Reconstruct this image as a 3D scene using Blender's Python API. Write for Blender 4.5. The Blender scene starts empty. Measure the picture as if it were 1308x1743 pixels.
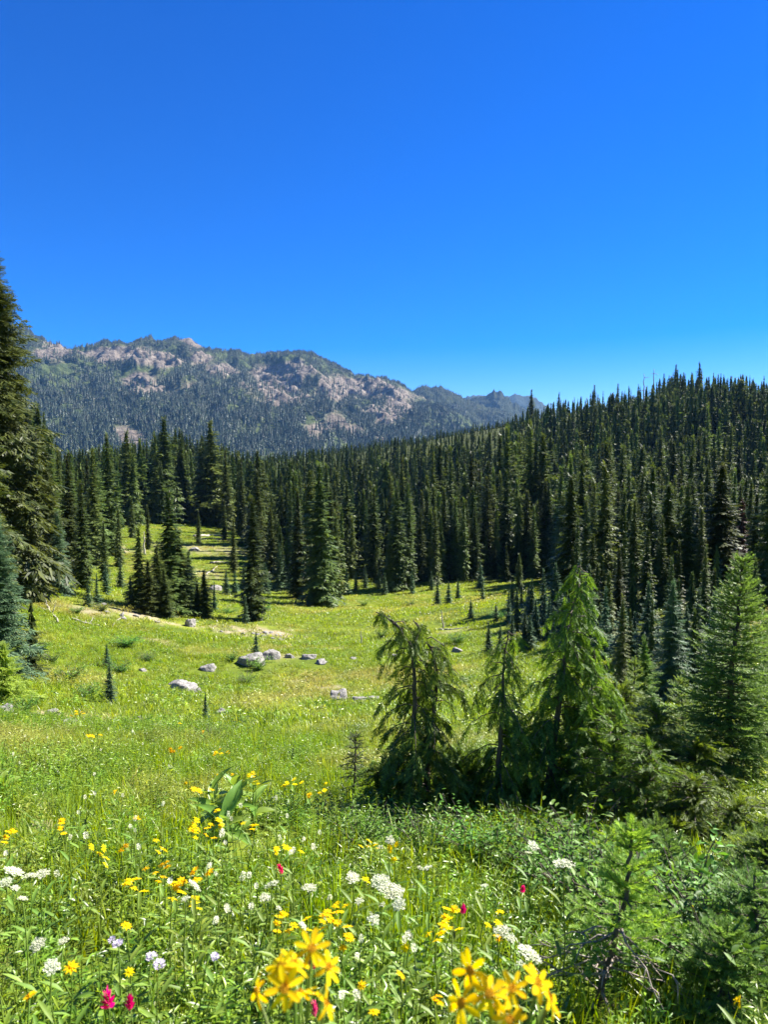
import bpy, bmesh, math, random
import numpy as np
from mathutils import Vector, Matrix

R = math.radians
scene = bpy.context.scene
COL = scene.collection

# ------------------------------------------------------------------ camera, sky, sun, exposure
F_PX, CX, CY = 1258.0, 654.0, 871.5          # photo focal length and centre, in photo pixels
PITCH = math.atan((CY - 790.0) / F_PX)       # camera looks slightly down
cam_d = bpy.data.cameras.new('camera')
cam = bpy.data.objects.new('camera', cam_d)
COL.objects.link(cam)
scene.camera = cam
cam.location = (0, 0, 0)
cam.rotation_euler = (R(90) - PITCH, 0, 0)
cam_d.sensor_fit = 'VERTICAL'
cam_d.sensor_height = 36
cam_d.sensor_width = 27
cam_d.lens = 36 * F_PX / 1743
cam_d.clip_start = 0.05
cam_d.clip_end = 40000
cam_d.dof.use_dof = True
cam_d.dof.focus_distance = 14.0
cam_d.dof.aperture_fstop = 5.4

HAZE = 0.00005
SUN_AZ, SUN_EL = 60.0, 42.0                  # degrees right of the view direction, above the horizon
world = bpy.data.worlds.new('World')
scene.world = world
world.use_nodes = True
wn, wl = world.node_tree.nodes, world.node_tree.links
sky = wn.new('ShaderNodeTexSky')
sky.sky_type = 'NISHITA'
sky.sun_disc = False
sky.sun_elevation = R(SUN_EL)
sky.sun_rotation = R(SUN_AZ)
sky.altitude = 1800
sky.air_density = 1.0
sky.dust_density = 0.4
sky.ozone_density = 6.0
hs = wn.new('ShaderNodeHueSaturation')
hs.inputs['Saturation'].default_value = 1.45
hs.inputs['Hue'].default_value = 0.518
wl.new(sky.outputs[0], hs.inputs['Color'])
wl.new(hs.outputs[0], wn['Background'].inputs['Color'])
wn['Background'].inputs['Strength'].default_value = 0.063

sun_d = bpy.data.lights.new('sun', 'SUN')
sun = bpy.data.objects.new('sun', sun_d)
COL.objects.link(sun)
sun_d.energy = 5.0
sun_d.angle = R(0.53)
sun_d.color = (1.0, 0.95, 0.86)
sdir = Vector((math.sin(R(SUN_AZ)) * math.cos(R(SUN_EL)), math.cos(R(SUN_AZ)) * math.cos(R(SUN_EL)), math.sin(R(SUN_EL))))
sun.rotation_euler = sdir.to_track_quat('Z', 'Y').to_euler()

scene.view_settings.view_transform = 'Standard'
scene.view_settings.look = 'None'
scene.view_settings.exposure = 1.7
scene.view_settings.gamma = 1.0
scene.view_settings.use_curve_mapping = False
scene.render.engine = 'CYCLES'
cy = scene.cycles
cy.max_bounces = 6
cy.diffuse_bounces = 3
cy.glossy_bounces = 2
cy.transmission_bounces = 4
cy.transparent_max_bounces = 8
cy.volume_bounces = 0
cy.use_denoising = True
cy.caustics_reflective = False
cy.caustics_refractive = False

# ------------------------------------------------------------------ numeric helpers
def rng(seed):
    return np.random.default_rng(seed)

def vnoise(x, y, seed=0):
    x = np.asarray(x, float); y = np.asarray(y, float)
    xi = np.floor(x).astype(np.int64); yi = np.floor(y).astype(np.int64)
    fx = x - xi; fy = y - yi
    fx = fx * fx * (3 - 2 * fx); fy = fy * fy * (3 - 2 * fy)
    def h(a, b):
        n = (a * 374761393 + b * 668265263 + seed * 974711) & 0x7fffffff
        n = ((n ^ (n >> 13)) * 1274126177) & 0x7fffffff
        return ((n ^ (n >> 16)) & 0xffff) / 65535.0
    return (h(xi, yi) * (1 - fx) * (1 - fy) + h(xi + 1, yi) * fx * (1 - fy)
            + h(xi, yi + 1) * (1 - fx) * fy + h(xi + 1, yi + 1) * fx * fy)

def fbm(x, y, seed=0, octaves=4, gain=0.5):
    s, a, t = 0.0, 1.0, 0.0
    for o in range(octaves):
        s = s + a * vnoise(np.asarray(x) * 2 ** o, np.asarray(y) * 2 ** o, seed + o * 17)
        t += a; a *= gain
    return s / t                               # 0..1

def ridged(x, y, seed=0, octaves=4):
    s, a, t = 0.0, 1.0, 0.0
    for o in range(octaves):
        s = s + a * (1 - np.abs(2 * vnoise(np.asarray(x) * 2 ** o, np.asarray(y) * 2 ** o, seed + o * 31) - 1))
        t += a; a *= 0.5
    return s / t

def norm(v):
    v = np.asarray(v, float)
    return v / np.maximum(np.linalg.norm(v, axis=-1, keepdims=True), 1e-9)

def mesh_from(name, V, F, smooth=False):
    V = np.ascontiguousarray(V, np.float32); F = np.ascontiguousarray(F, np.int32)
    k = F.shape[1]
    me = bpy.data.meshes.new(name)
    me.vertices.add(len(V)); me.vertices.foreach_set('co', V.ravel())
    me.loops.add(F.size); me.loops.foreach_set('vertex_index', F.ravel())
    me.polygons.add(len(F)); me.polygons.foreach_set('loop_start', np.arange(0, F.size, k, dtype=np.int32))
    if smooth:
        me.polygons.foreach_set('use_smooth', np.ones(len(F), bool))
    me.update(calc_edges=True)
    return me

class MB:
    """collects triangles"""
    def __init__(self):
        self.V, self.F, self.n = [], [], 0
    def add(self, V, F):
        V = np.asarray(V, float).reshape(-1, 3); F = np.asarray(F, int).reshape(-1, 3)
        self.V.append(V); self.F.append(F + self.n); self.n += len(V)
        return self
    def stamp(self, tmpl, M, T):
        tv, tf = tmpl
        M = np.asarray(M, float); T = np.asarray(T, float)
        n, k = len(T), len(tv)
        if n == 0:
            return self
        V = np.einsum('nij,kj->nki', M, tv) + T[:, None, :]
        F = tf[None] + (np.arange(n) * k)[:, None, None]
        return self.add(V.reshape(-1, 3), F.reshape(-1, 3))
    def tube(self, P, rad, k=6, cap=True):
        P = np.asarray(P, float); n = len(P)
        rad = np.broadcast_to(np.asarray(rad, float), (n,))
        T = norm(np.gradient(P, axis=0))
        ref = np.array([0.0, 0, 1]) if abs(T[:, 2]).mean() < 0.8 else np.array([1.0, 0, 0])
        A = norm(np.cross(T, ref)); B = np.cross(T, A)
        a = np.arange(k) * 2 * np.pi / k
        V = P[:, None] + rad[:, None, None] * (np.cos(a)[None, :, None] * A[:, None] + np.sin(a)[None, :, None] * B[:, None])
        V = V.reshape(-1, 3)
        F = []
        for i in range(n - 1):
            for j in range(k):
                p, q, r, s = i * k + j, i * k + (j + 1) % k, (i + 1) * k + (j + 1) % k, (i + 1) * k + j
                F += [(p, q, r), (p, r, s)]
        if cap:
            c = len(V); V = np.vstack([V, P[-1:] + T[-1:] * rad[-1] * 0.3, P[:1]])
            for j in range(k):
                F.append(((n - 1) * k + j, (n - 1) * k + (j + 1) % k, c))
                F.append(((j + 1) % k, j, c + 1))
        return self.add(V, F)
    def arrays(self):
        return np.vstack(self.V), np.vstack(self.F)
    def mesh(self, name, mat=None, smooth=False):
        me = mesh_from(name, *self.arrays(), smooth=smooth)
        if mat:
            me.materials.append(mat)
        return me

def frames(X, up=(0, 0, 1), roll=None):
    """matrices whose columns are X (given), Y (sideways), Z"""
    X = norm(X)
    up = np.broadcast_to(np.asarray(up, float), X.shape)
    Y = np.cross(up, X)
    bad = np.linalg.norm(Y, axis=1) < 1e-3
    Y[bad] = np.cross(np.broadcast_to([1.0, 0, 0], X.shape)[bad], X[bad])
    Y = norm(Y); Z = np.cross(X, Y)
    if roll is not None:
        c, s = np.cos(roll)[:, None], np.sin(roll)[:, None]
        Y, Z = Y * c + Z * s, Z * c - Y * s
    return np.stack([X, Y, Z], axis=2)

# ------------------------------------------------------------------ scene-object helpers
def tag(o, label=None, cat=None, group=None, kind=None):
    if label: o['label'] = label
    if cat: o['category'] = cat
    if group: o['group'] = group
    if kind: o['kind'] = kind
    return o

def obj(name, me, parent=None, loc=None, rot=None, scale=None):
    o = bpy.data.objects.new(name, me)
    COL.objects.link(o)
    if parent is not None: o.parent = parent
    if loc is not None: o.location = loc
    if rot is not None: o.rotation_euler = rot
    if scale is not None: o.scale = (scale,) * 3 if np.isscalar(scale) else scale
    return o

def thing(name, label, cat, loc=(0, 0, 0), rotz=0.0, group=None, scale=None):
    o = obj(name, None, None, loc, (0, 0, rotz), scale)
    o.empty_display_size = 0.2
    return tag(o, label, cat, group)

# ------------------------------------------------------------------ materials
def new_mat(name):
    m = bpy.data.materials.new(name)
    m.use_nodes = True
    nt = m.node_tree
    nt.nodes.clear()
    return m, nt.nodes, nt.links

def out_node(N, L, shader):
    o = N.new('ShaderNodeOutputMaterial')
    L.new(shader, o.inputs['Surface'])
    return o

def mixc(N, L, fac, a, b):
    m = N.new('ShaderNodeMix'); m.data_type = 'RGBA'
    for sock, v in ((m.inputs[0], fac), (m.inputs[6], a), (m.inputs[7], b)):
        if hasattr(v, 'is_linked'):
            L.new(v, sock)
        elif isinstance(v, (int, float)):
            sock.default_value = v
        else:
            sock.default_value = (*v, 1)
    return m.outputs[2]

def noise(N, L, scale, detail=4, coord=None, rough=0.55):
    t = N.new('ShaderNodeTexNoise')
    t.inputs['Scale'].default_value = scale
    t.inputs['Detail'].default_value = detail
    t.inputs['Roughness'].default_value = rough
    if coord is not None: L.new(coord, t.inputs['Vector'])
    return t.outputs['Fac']

def ramp(N, L, fac, a, b):
    m = N.new('ShaderNodeMapRange')
    m.inputs['From Min'].default_value = a; m.inputs['From Max'].default_value = b
    L.new(fac, m.inputs['Value'])
    return m.outputs[0]

def leaf_mat(name, dark, light, trans=0.35, tint=None, vary=0.35, rough=0.5, gloss=0.25):
    """leaf shader: each leaf its own mix of two colours, each plant its own shade, light shining through"""
    m, N, L = new_mat(name)
    geo = N.new('ShaderNodeNewGeometry')
    oi = N.new('ShaderNodeObjectInfo')
    c = mixc(N, L, geo.outputs['Random Per Island'], dark, light)
    if tint is not None:                       # per-plant dryness carried by the scattered points
        at = N.new('ShaderNodeAttribute'); at.attribute_type = 'INSTANCER'; at.attribute_name = 'tint'
        c = mixc(N, L, at.outputs['Fac'], c, tint)
    hsv = N.new('ShaderNodeHueSaturation')
    L.new(c, hsv.inputs['Color'])
    v = N.new('ShaderNodeMapRange')
    v.inputs['To Min'].default_value = 1 - vary; v.inputs['To Max'].default_value = 1 + vary
    L.new(oi.outputs['Random'], v.inputs['Value'])
    L.new(v.outputs[0], hsv.inputs['Value'])
    hh = N.new('ShaderNodeMath'); hh.operation = 'MULTIPLY_ADD'
    L.new(oi.outputs['Random'], hh.inputs[0]); hh.inputs[1].default_value = 7.13; hh.inputs[2].default_value = 0.0
    fr = N.new('ShaderNodeMath'); fr.operation = 'FRACT'
    L.new(hh.outputs[0], fr.inputs[0])
    h2 = N.new('ShaderNodeMapRange')
    h2.inputs['To Min'].default_value = 0.478; h2.inputs['To Max'].default_value = 0.516
    L.new(fr.outputs[0], h2.inputs['Value'])
    L.new(h2.outputs[0], hsv.inputs['Hue'])
    p = N.new('ShaderNodeBsdfPrincipled')
    p.inputs['Roughness'].default_value = rough
    p.inputs['Specular IOR Level'].default_value = gloss
    L.new(hsv.outputs[0], p.inputs['Base Color'])
    t = N.new('ShaderNodeBsdfTranslucent')
    tc = N.new('ShaderNodeHueSaturation'); tc.inputs['Value'].default_value = 1.25; tc.inputs['Hue'].default_value = 0.485
    tc.inputs['Saturation'].default_value = 1.1
    L.new(hsv.outputs[0], tc.inputs['Color']); L.new(tc.outputs[0], t.inputs['Color'])
    mx = N.new('ShaderNodeMixShader'); mx.inputs[0].default_value = trans
    L.new(p.outputs[0], mx.inputs[1]); L.new(t.outputs[0], mx.inputs[2])
    out_node(N, L, mx.outputs[0])
    return m

def solid_mat(name, a, b, scale=20, rough=0.8, bump=0.3, stretch=None, spec=0.3):
    m, N, L = new_mat(name)
    tc = N.new('ShaderNodeTexCoord')
    co = tc.outputs['Object']
    if stretch:
        mp = N.new('ShaderNodeMapping'); mp.inputs['Scale'].default_value = stretch
        L.new(co, mp.inputs['Vector']); co = mp.outputs[0]
    f = noise(N, L, scale, 5, co, 0.65)
    p = N.new('ShaderNodeBsdfPrincipled')
    L.new(mixc(N, L, ramp(N, L, f, 0.35, 0.65), a, b), p.inputs['Base Color'])
    p.inputs['Roughness'].default_value = rough
    p.inputs['Specular IOR Level'].default_value = spec
    if bump:
        bp = N.new('ShaderNodeBump'); bp.inputs['Strength'].default_value = bump; bp.inputs['Distance'].default_value = 0.02
        L.new(f, bp.inputs['Height']); L.new(bp.outputs[0], p.inputs['Normal'])
    out_node(N, L, p.outputs[0])
    return m

M = {}
M['fir'] = leaf_mat('fir_foliage', (0.03, 0.055, 0.016), (0.135, 0.185, 0.04), 0.34, vary=0.45)
M['hemlock'] = leaf_mat('hemlock_foliage', (0.03, 0.058, 0.014), (0.13, 0.175, 0.034), 0.32)
M['blue_fir'] = leaf_mat('blue_fir_foliage', (0.035, 0.075, 0.040), (0.13, 0.21, 0.095), 0.28, vary=0.15)
M['near_fir'] = leaf_mat('near_fir_foliage', (0.06, 0.125, 0.022), (0.24, 0.38, 0.085), 0.42, vary=0.12)
M['new_growth'] = leaf_mat('new_growth_foliage', (0.15, 0.28, 0.03), (0.40, 0.55, 0.10), 0.48, vary=0.1)
M['cedar'] = leaf_mat('cedar_foliage', (0.05, 0.10, 0.014), (0.19, 0.29, 0.045), 0.40, vary=0.12)
M['far_fir'] = leaf_mat('far_fir_foliage', (0.030, 0.052, 0.028), (0.060, 0.090, 0.040), 0.15)
M['dry_fir'] = leaf_mat('dead_fir_foliage', (0.05, 0.025, 0.012), (0.13, 0.07, 0.04), 0.1)
M['shrub'] = leaf_mat('shrub_foliage', (0.05, 0.12, 0.015), (0.18, 0.34, 0.05), 0.40, vary=0.2)
DRY = (0.42, 0.39, 0.10)
M['grass'] = leaf_mat('meadow_grass', (0.075, 0.165, 0.008), (0.30, 0.45, 0.022), 0.48, tint=DRY, vary=0.32, gloss=.45, rough=.4)
M['herb'] = leaf_mat('meadow_herb_leaf', (0.06, 0.15, 0.012), (0.28, 0.46, 0.035), 0.44, tint=DRY, vary=0.32, gloss=0.6, rough=0.36)
M['hellebore'] = leaf_mat('broad_leaf', (0.13, 0.24, 0.03), (0.22, 0.35, 0.06), 0.45, vary=0.1, gloss=0.4, rough=0.38)
M['stem'] = leaf_mat('flower_stem', (0.10, 0.18, 0.02), (0.17, 0.26, 0.04), 0.2, vary=0.2)
M['yellow'] = leaf_mat('yellow_petal', (0.86, 0.60, 0.003), (0.95, 0.74, 0.008), 0.45, vary=0.08, gloss=.08, rough=.75)
M['disc'] = solid_mat('flower_disc', (0.70, 0.32, 0.008), (0.9, 0.52, 0.01), 400, 0.9, 0.6)
M['white'] = leaf_mat('white_floret', (0.55, 0.58, 0.36), (0.80, 0.80, 0.62), 0.25, vary=0.08)
M['lilac'] = leaf_mat('lilac_petal', (0.60, 0.50, 0.66), (0.78, 0.72, 0.80), 0.3, vary=0.08)
M['red'] = leaf_mat('red_bract', (0.50, 0.015, 0.06), (0.80, 0.06, 0.14), 0.35, vary=0.1)
M['bark'] = solid_mat('bark', (0.05, 0.04, 0.032), (0.16, 0.13, 0.105), 14, 0.95, 0.8, (1, 1, 0.25))
M['dead'] = solid_mat('weathered_wood', (0.26, 0.23, 0.19), (0.50, 0.46, 0.40), 9, 0.9, 0.6, (1, 1, 0.3))
M['twig'] = solid_mat('pale_twig', (0.20, 0.16, 0.13), (0.42, 0.36, 0.31), 30, 0.9, 0.4)

def rock_mat():
    m, N, L = new_mat('lichen_rock')
    tc = N.new('ShaderNodeTexCoord'); co = tc.outputs['Object']
    f = noise(N, L, 3.0, 8, co, 0.7)
    g = noise(N, L, 11.0, 6, co, 0.65)
    c = mixc(N, L, ramp(N, L, f, 0.35, 0.66), (0.13, 0.12, 0.11), (0.42, 0.40, 0.37))
    c = mixc(N, L, ramp(N, L, g, 0.50, 0.60), c, (0.13, 0.12, 0.10))
    p = N.new('ShaderNodeBsdfPrincipled'); p.inputs['Roughness'].default_value = 0.9
    L.new(c, p.inputs['Base Color'])
    b = N.new('ShaderNodeBump'); b.inputs['Strength'].default_value = 0.7; b.inputs['Distance'].default_value = 0.06
    L.new(noise(N, L, 6.0, 10, co, 0.75), b.inputs['Height']); L.new(b.outputs[0], p.inputs['Normal'])
    out_node(N, L, p.outputs[0])
    return m
M['rock'] = rock_mat()

def ground_mat():
    m, N, L = new_mat('meadow_ground')
    geo = N.new('ShaderNodeNewGeometry'); co = geo.outputs['Position']
    at = N.new('ShaderNodeAttribute'); at.attribute_name = 'bare'
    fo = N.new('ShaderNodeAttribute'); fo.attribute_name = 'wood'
    f1 = noise(N, L, 0.35, 5, co); f2 = noise(N, L, 6.0, 6, co, 0.7); f3 = noise(N, L, 40.0, 3, co, 0.7)
    c = mixc(N, L, ramp(N, L, f1, 0.35, 0.65), (0.075, 0.115, 0.010), (0.19, 0.23, 0.022))
    c = mixc(N, L, ramp(N, L, f2, 0.45, 0.72), c, (0.055, 0.075, 0.012))
    s = mixc(N, L, ramp(N, L, f2, 0.35, 0.65), (0.26, 0.19, 0.12), (0.50, 0.42, 0.30))
    s = mixc(N, L, ramp(N, L, f3, 0.5, 0.7), s, (0.16, 0.12, 0.08))
    c = mixc(N, L, at.outputs['Fac'], c, s)
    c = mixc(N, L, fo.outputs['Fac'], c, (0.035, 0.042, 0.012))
    p = N.new('ShaderNodeBsdfPrincipled'); p.inputs['Roughness'].default_value = 0.95
    p.inputs['Specular IOR Level'].default_value = 0.1
    L.new(c, p.inputs['Base Color'])
    b = N.new('ShaderNodeBump'); b.inputs['Strength'].default_value = 0.8; b.inputs['Distance'].default_value = 0.05
    L.new(f2, b.inputs['Height']); L.new(b.outputs[0], p.inputs['Normal'])
    out_node(N, L, p.outputs[0])
    return m
M['ground'] = ground_mat()

def mountain_mat(name='mountain_slope', k=1.0):
    m, N, L = new_mat(name)
    geo = N.new('ShaderNodeNewGeometry'); co = geo.outputs['Position']
    ro = N.new('ShaderNodeAttribute'); ro.attribute_name = 'rock'
    f1 = noise(N, L, 0.02, 8, co, 0.7); f2 = noise(N, L, 0.07, 8, co, 0.75)
    g = mixc(N, L, ramp(N, L, f1, 0.4, 0.62), tuple(k * q for q in (0.045, 0.065, 0.024)), tuple(k * q for q in (0.10, 0.125, 0.042)))
    s = mixc(N, L, ramp(N, L, f2, 0.38, 0.62), (0.08, 0.066, 0.052), (0.25, 0.205, 0.16))
    s = mixc(N, L, ramp(N, L, f1, 0.52, 0.68), s, (0.31, 0.265, 0.215))
    c = mixc(N, L, ro.outputs['Fac'], g, s)
    p = N.new('ShaderNodeBsdfPrincipled'); p.inputs['Roughness'].default_value = 0.95
    p.inputs['Specular IOR Level'].default_value = 0.1
    L.new(c, p.inputs['Base Color'])
    b = N.new('ShaderNodeBump'); b.inputs['Strength'].default_value = 1.0; b.inputs['Distance'].default_value = 9.0
    L.new(f2, b.inputs['Height']); L.new(b.outputs[0], p.inputs['Normal'])
    out_node(N, L, p.outputs[0])
    return m
M['mountain'] = mountain_mat()
M['wooded_ridge'] = mountain_mat('wooded_ridge', .38)

# ------------------------------------------------------------------ terrain
cp, sp_ = math.cos(PITCH), math.sin(PITCH)
def ray(px, py):
    a = (px - CX) / F_PX; b = -(py - CY) / F_PX
    return np.array([a, cp + b * sp_, -sp_ + b * cp])
def pt(px, py, Y):
    d = ray(px, py)
    return d * (Y / d[1])
def project(P):
    P = np.asarray(P, float)
    f = P[..., 1] * cp - P[..., 2] * sp_
    u = P[..., 1] * sp_ + P[..., 2] * cp
    f = np.where(f > 0.05, f, np.nan)
    return CX + F_PX * P[..., 0] / f, CY - F_PX * u / f

CTRL = [(0, 0, -1.5), (-3, 0, -1.35), (3, 0, -1.6), (0, 3, -2.27), (-3, 5, -2.6), (3, 5, -2.95), (0, 8, -3.62), (-5, 8, -3.25),
        (5, 8, -3.75), (0, -10, 0.6), (-15, -5, 0.8), (15, -5, -1.2), (0, -40, 8), (-40, -40, 10), (40, -40, 6), (-30, 5, 0.5),
        (30, 8, -3.0), (0, 800, -120), (-500, 800, -170), (500, 800, -40), (500, 400, 60), (-450, 300, -20), (700, 0, 60), (-500, 0, 60),
        (0, -400, 90), (300, -300, 90), (-300, -300, 90), (200, 60, 5), (-150, 60, 6)]
CTRL += [tuple(pt(*c)) for c in [
    (350, 1222, 16), (60, 1220, 13.5), (310, 1165, 27), (440, 1115, 37), (600, 1190, 23), (600, 1050, 58), (545, 1028, 75), (290, 1048, 50),
    (430, 1055, 56), (800, 1010, 84), (850, 915, 150), (660, 880, 196), (370, 930, 105), (200, 935, 98), (300, 890, 140), (30, 1012, 43),
    (0, 1150, 17), (140, 1003, 52), (1240, 962, 50), (1140, 1180, 20), (980, 1240, 14), (1000, 1000, 80), (900, 1100, 37), (780, 1100, 38),
    (1150, 1080, 30), (1000, 850, 210), (1150, 680, 330), (1308, 684, 330), (1030, 715, 380), (900, 732, 420), (700, 778, 480),
    (500, 800, 520), (1308, 860, 170), (300, 820, 320), (100, 815, 250), (-50, 800, 200), (1450, 675, 330)]]
CTRL = np.array(CTRL, float)
def _tps_k(P, Q):
    r2 = ((P[:, None] - Q[None]) ** 2).sum(2)
    return 0.5 * r2 * np.log(np.maximum(r2, 1e-9))
_S = 100.0
_Q = CTRL[:, :2] / _S
_n = len(_Q)
_A = np.zeros((_n + 3, _n + 3))
_A[:_n, :_n] = _tps_k(_Q, _Q) + np.eye(_n) * 2e-5
_A[:_n, _n] = 1; _A[:_n, _n + 1:] = _Q; _A[_n:, :_n] = _A[:_n, _n:].T
_W = np.linalg.solve(_A, np.concatenate([CTRL[:, 2], np.zeros(3)]))
def H0(x, y):
    P = np.stack([np.ravel(x), np.ravel(y)], 1) / _S
    out = np.empty(len(P))
    for i in range(0, len(P), 20000):
        q = P[i:i + 20000]
        out[i:i + 20000] = _tps_k(q, _Q) @ _W[:_n] + _W[_n] + q @ _W[_n + 1:]
    return out.reshape(np.shape(x))
def H(x, y):
    x = np.asarray(x, float); y = np.asarray(y, float)
    r = np.hypot(x, y)
    n = (fbm(x / 1.7, y / 1.7, 3, 3) - 0.5) * 0.16 * np.clip(r / 4, 0.3, 1)
    n = n + (fbm(x / 9, y / 9, 5, 3) - 0.5) * 0.8 * np.clip((r - 4) / 20, 0, 1)
    n = n + (fbm(x / 45, y / 45, 9, 3) - 0.5) * 5.0 * np.clip((r - 110) / 150, 0, 1)
    return H0(x, y) + n

_ts = np.concatenate([np.geomspace(0.5, 60, 900), np.geomspace(60.3, 900, 700)])
def cast(px, py, lift=0.0):
    """where the line of sight through a photo pixel meets the ground (or a level a little above it)"""
    d = ray(px, py)
    P = d[None] * (_ts / d[1])[:, None]
    below = P[:, 2] < H(P[:, 0], P[:, 1]) + lift
    if not below.any():
        return P[-1]
    i = int(np.argmax(below))
    a, b = _ts[max(i - 1, 0)], _ts[i]
    for _ in range(14):
        mid = (a + b) / 2
        q = d * (mid / d[1])
        if q[2] < float(H(np.array([q[0]]), np.array([q[1]]))[0]) + lift: b = mid
        else: a = mid
    q = d * (b / d[1])
    return np.array([q[0], q[1], q[2] - lift])
def gz(x, y):
    return float(H(np.array([x]), np.array([y]))[0])

# bare or dry patches (photo position, width and depth in metres)
PATCH = []
for px, py, rx, ry, w in [(440, 1078, 3.2, 2.4, 1), (380, 1070, 2.0, 1.6, .8), (230, 1045, 3.5, 2.0, .8), (150, 1040, 2.6, 1.6, .6), (610, 1186, 1.7, .8, 1), (560, 1170, .8, .5, .7),
                         (100, 1222, .8, .55, 1), (15, 1208, .7, .5, 1), (210, 1225, .9, .5, .7), (540, 1215, .8, .5, .5), (370, 935, 8, 5, .45), (200, 935, 6, 3, .8),
                         (390, 920, 6, 1.8, .7), (330, 975, 6, 3, .4), (520, 1160, 1.4, .5, .4), (480, 1118, 1.5, .8, .6), (720, 1125, .9, .8, .6), (260, 1090, 1.3, .7, .5),
                         (560, 1105, 2, .9, .5), (800, 1175, .9, .9, .6), (500, 1185, .9, .5, .5), (780, 1075, 1.6, 1, .5), (330, 1110, 1.5, .5, .4), (230, 1350, .15, .25, .5), (60, 1400, .3, .2, .5)]:
    q = cast(px, py)
    PATCH.append((q[0], q[1], rx, ry, w))
def bare(x, y):
    b = np.zeros(np.shape(x))
    nz = fbm(np.asarray(x) * 1.6, np.asarray(y) * 1.1, 77, 4, .65)
    for X, Y, rx, ry, w in PATCH:
        d = ((x - X) / rx) ** 2 + ((y - Y) / ry) ** 2
        b = np.maximum(b, w * np.clip(1.5 - d - (nz - 0.34) * 3.4, 0, 1))
    return b

# forest edge in the photo: ground seen above this line is wooded
EDGE_X = [-400, 0, 100, 165, 185, 240, 330, 400, 430, 470, 490, 600, 640, 800, 900, 950, 1010, 1308, 1800]
EDGE_Y = [1010, 1000, 988, 965, 905, 893, 892, 905, 945, 975, 1005, 985, 995, 990, 985, 1005, 1120, 1215, 1300]
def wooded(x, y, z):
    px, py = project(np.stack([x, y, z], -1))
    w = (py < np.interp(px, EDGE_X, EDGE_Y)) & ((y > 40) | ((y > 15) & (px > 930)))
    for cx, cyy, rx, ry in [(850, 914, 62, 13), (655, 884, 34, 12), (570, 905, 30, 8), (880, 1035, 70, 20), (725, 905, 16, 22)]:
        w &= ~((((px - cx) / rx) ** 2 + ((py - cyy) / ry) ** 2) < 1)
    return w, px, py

# ground sheet: polar grid around the viewpoint, finer ahead
az = np.concatenate([np.arange(-40, 40, 0.28), np.arange(40, 320, 2.5)])
az = np.radians(az)
rad = np.concatenate([[0.0], np.geomspace(0.6, 1000, 300)])
nA, nR = len(az), len(rad)
X = np.sin(az)[None] * rad[:, None]; Y = np.cos(az)[None] * rad[:, None]
Z = H(X, Y)
V = np.stack([X, Y, Z], -1).reshape(-1, 3)
i, j = np.meshgrid(np.arange(nR - 1), np.arange(nA), indexing='ij')
j2 = (j + 1) % nA
Fq = np.stack([i * nA + j, (i + 1) * nA + j, (i + 1) * nA + j2, i * nA + j2], -1).reshape(-1, 4)
me = mesh_from('ground', V, Fq[:, ::-1], smooth=True)
me.materials.append(M['ground'])
a = me.attributes.new('bare', 'FLOAT', 'POINT'); a.data.foreach_set('value', bare(V[:, 0], V[:, 1]).astype(np.float32))
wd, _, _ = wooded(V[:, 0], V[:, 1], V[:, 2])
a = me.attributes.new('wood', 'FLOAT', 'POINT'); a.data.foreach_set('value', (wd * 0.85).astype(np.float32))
tag(obj('ground', me), 'green subalpine meadow sloping down to forested valley', 'ground', kind='structure')

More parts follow.
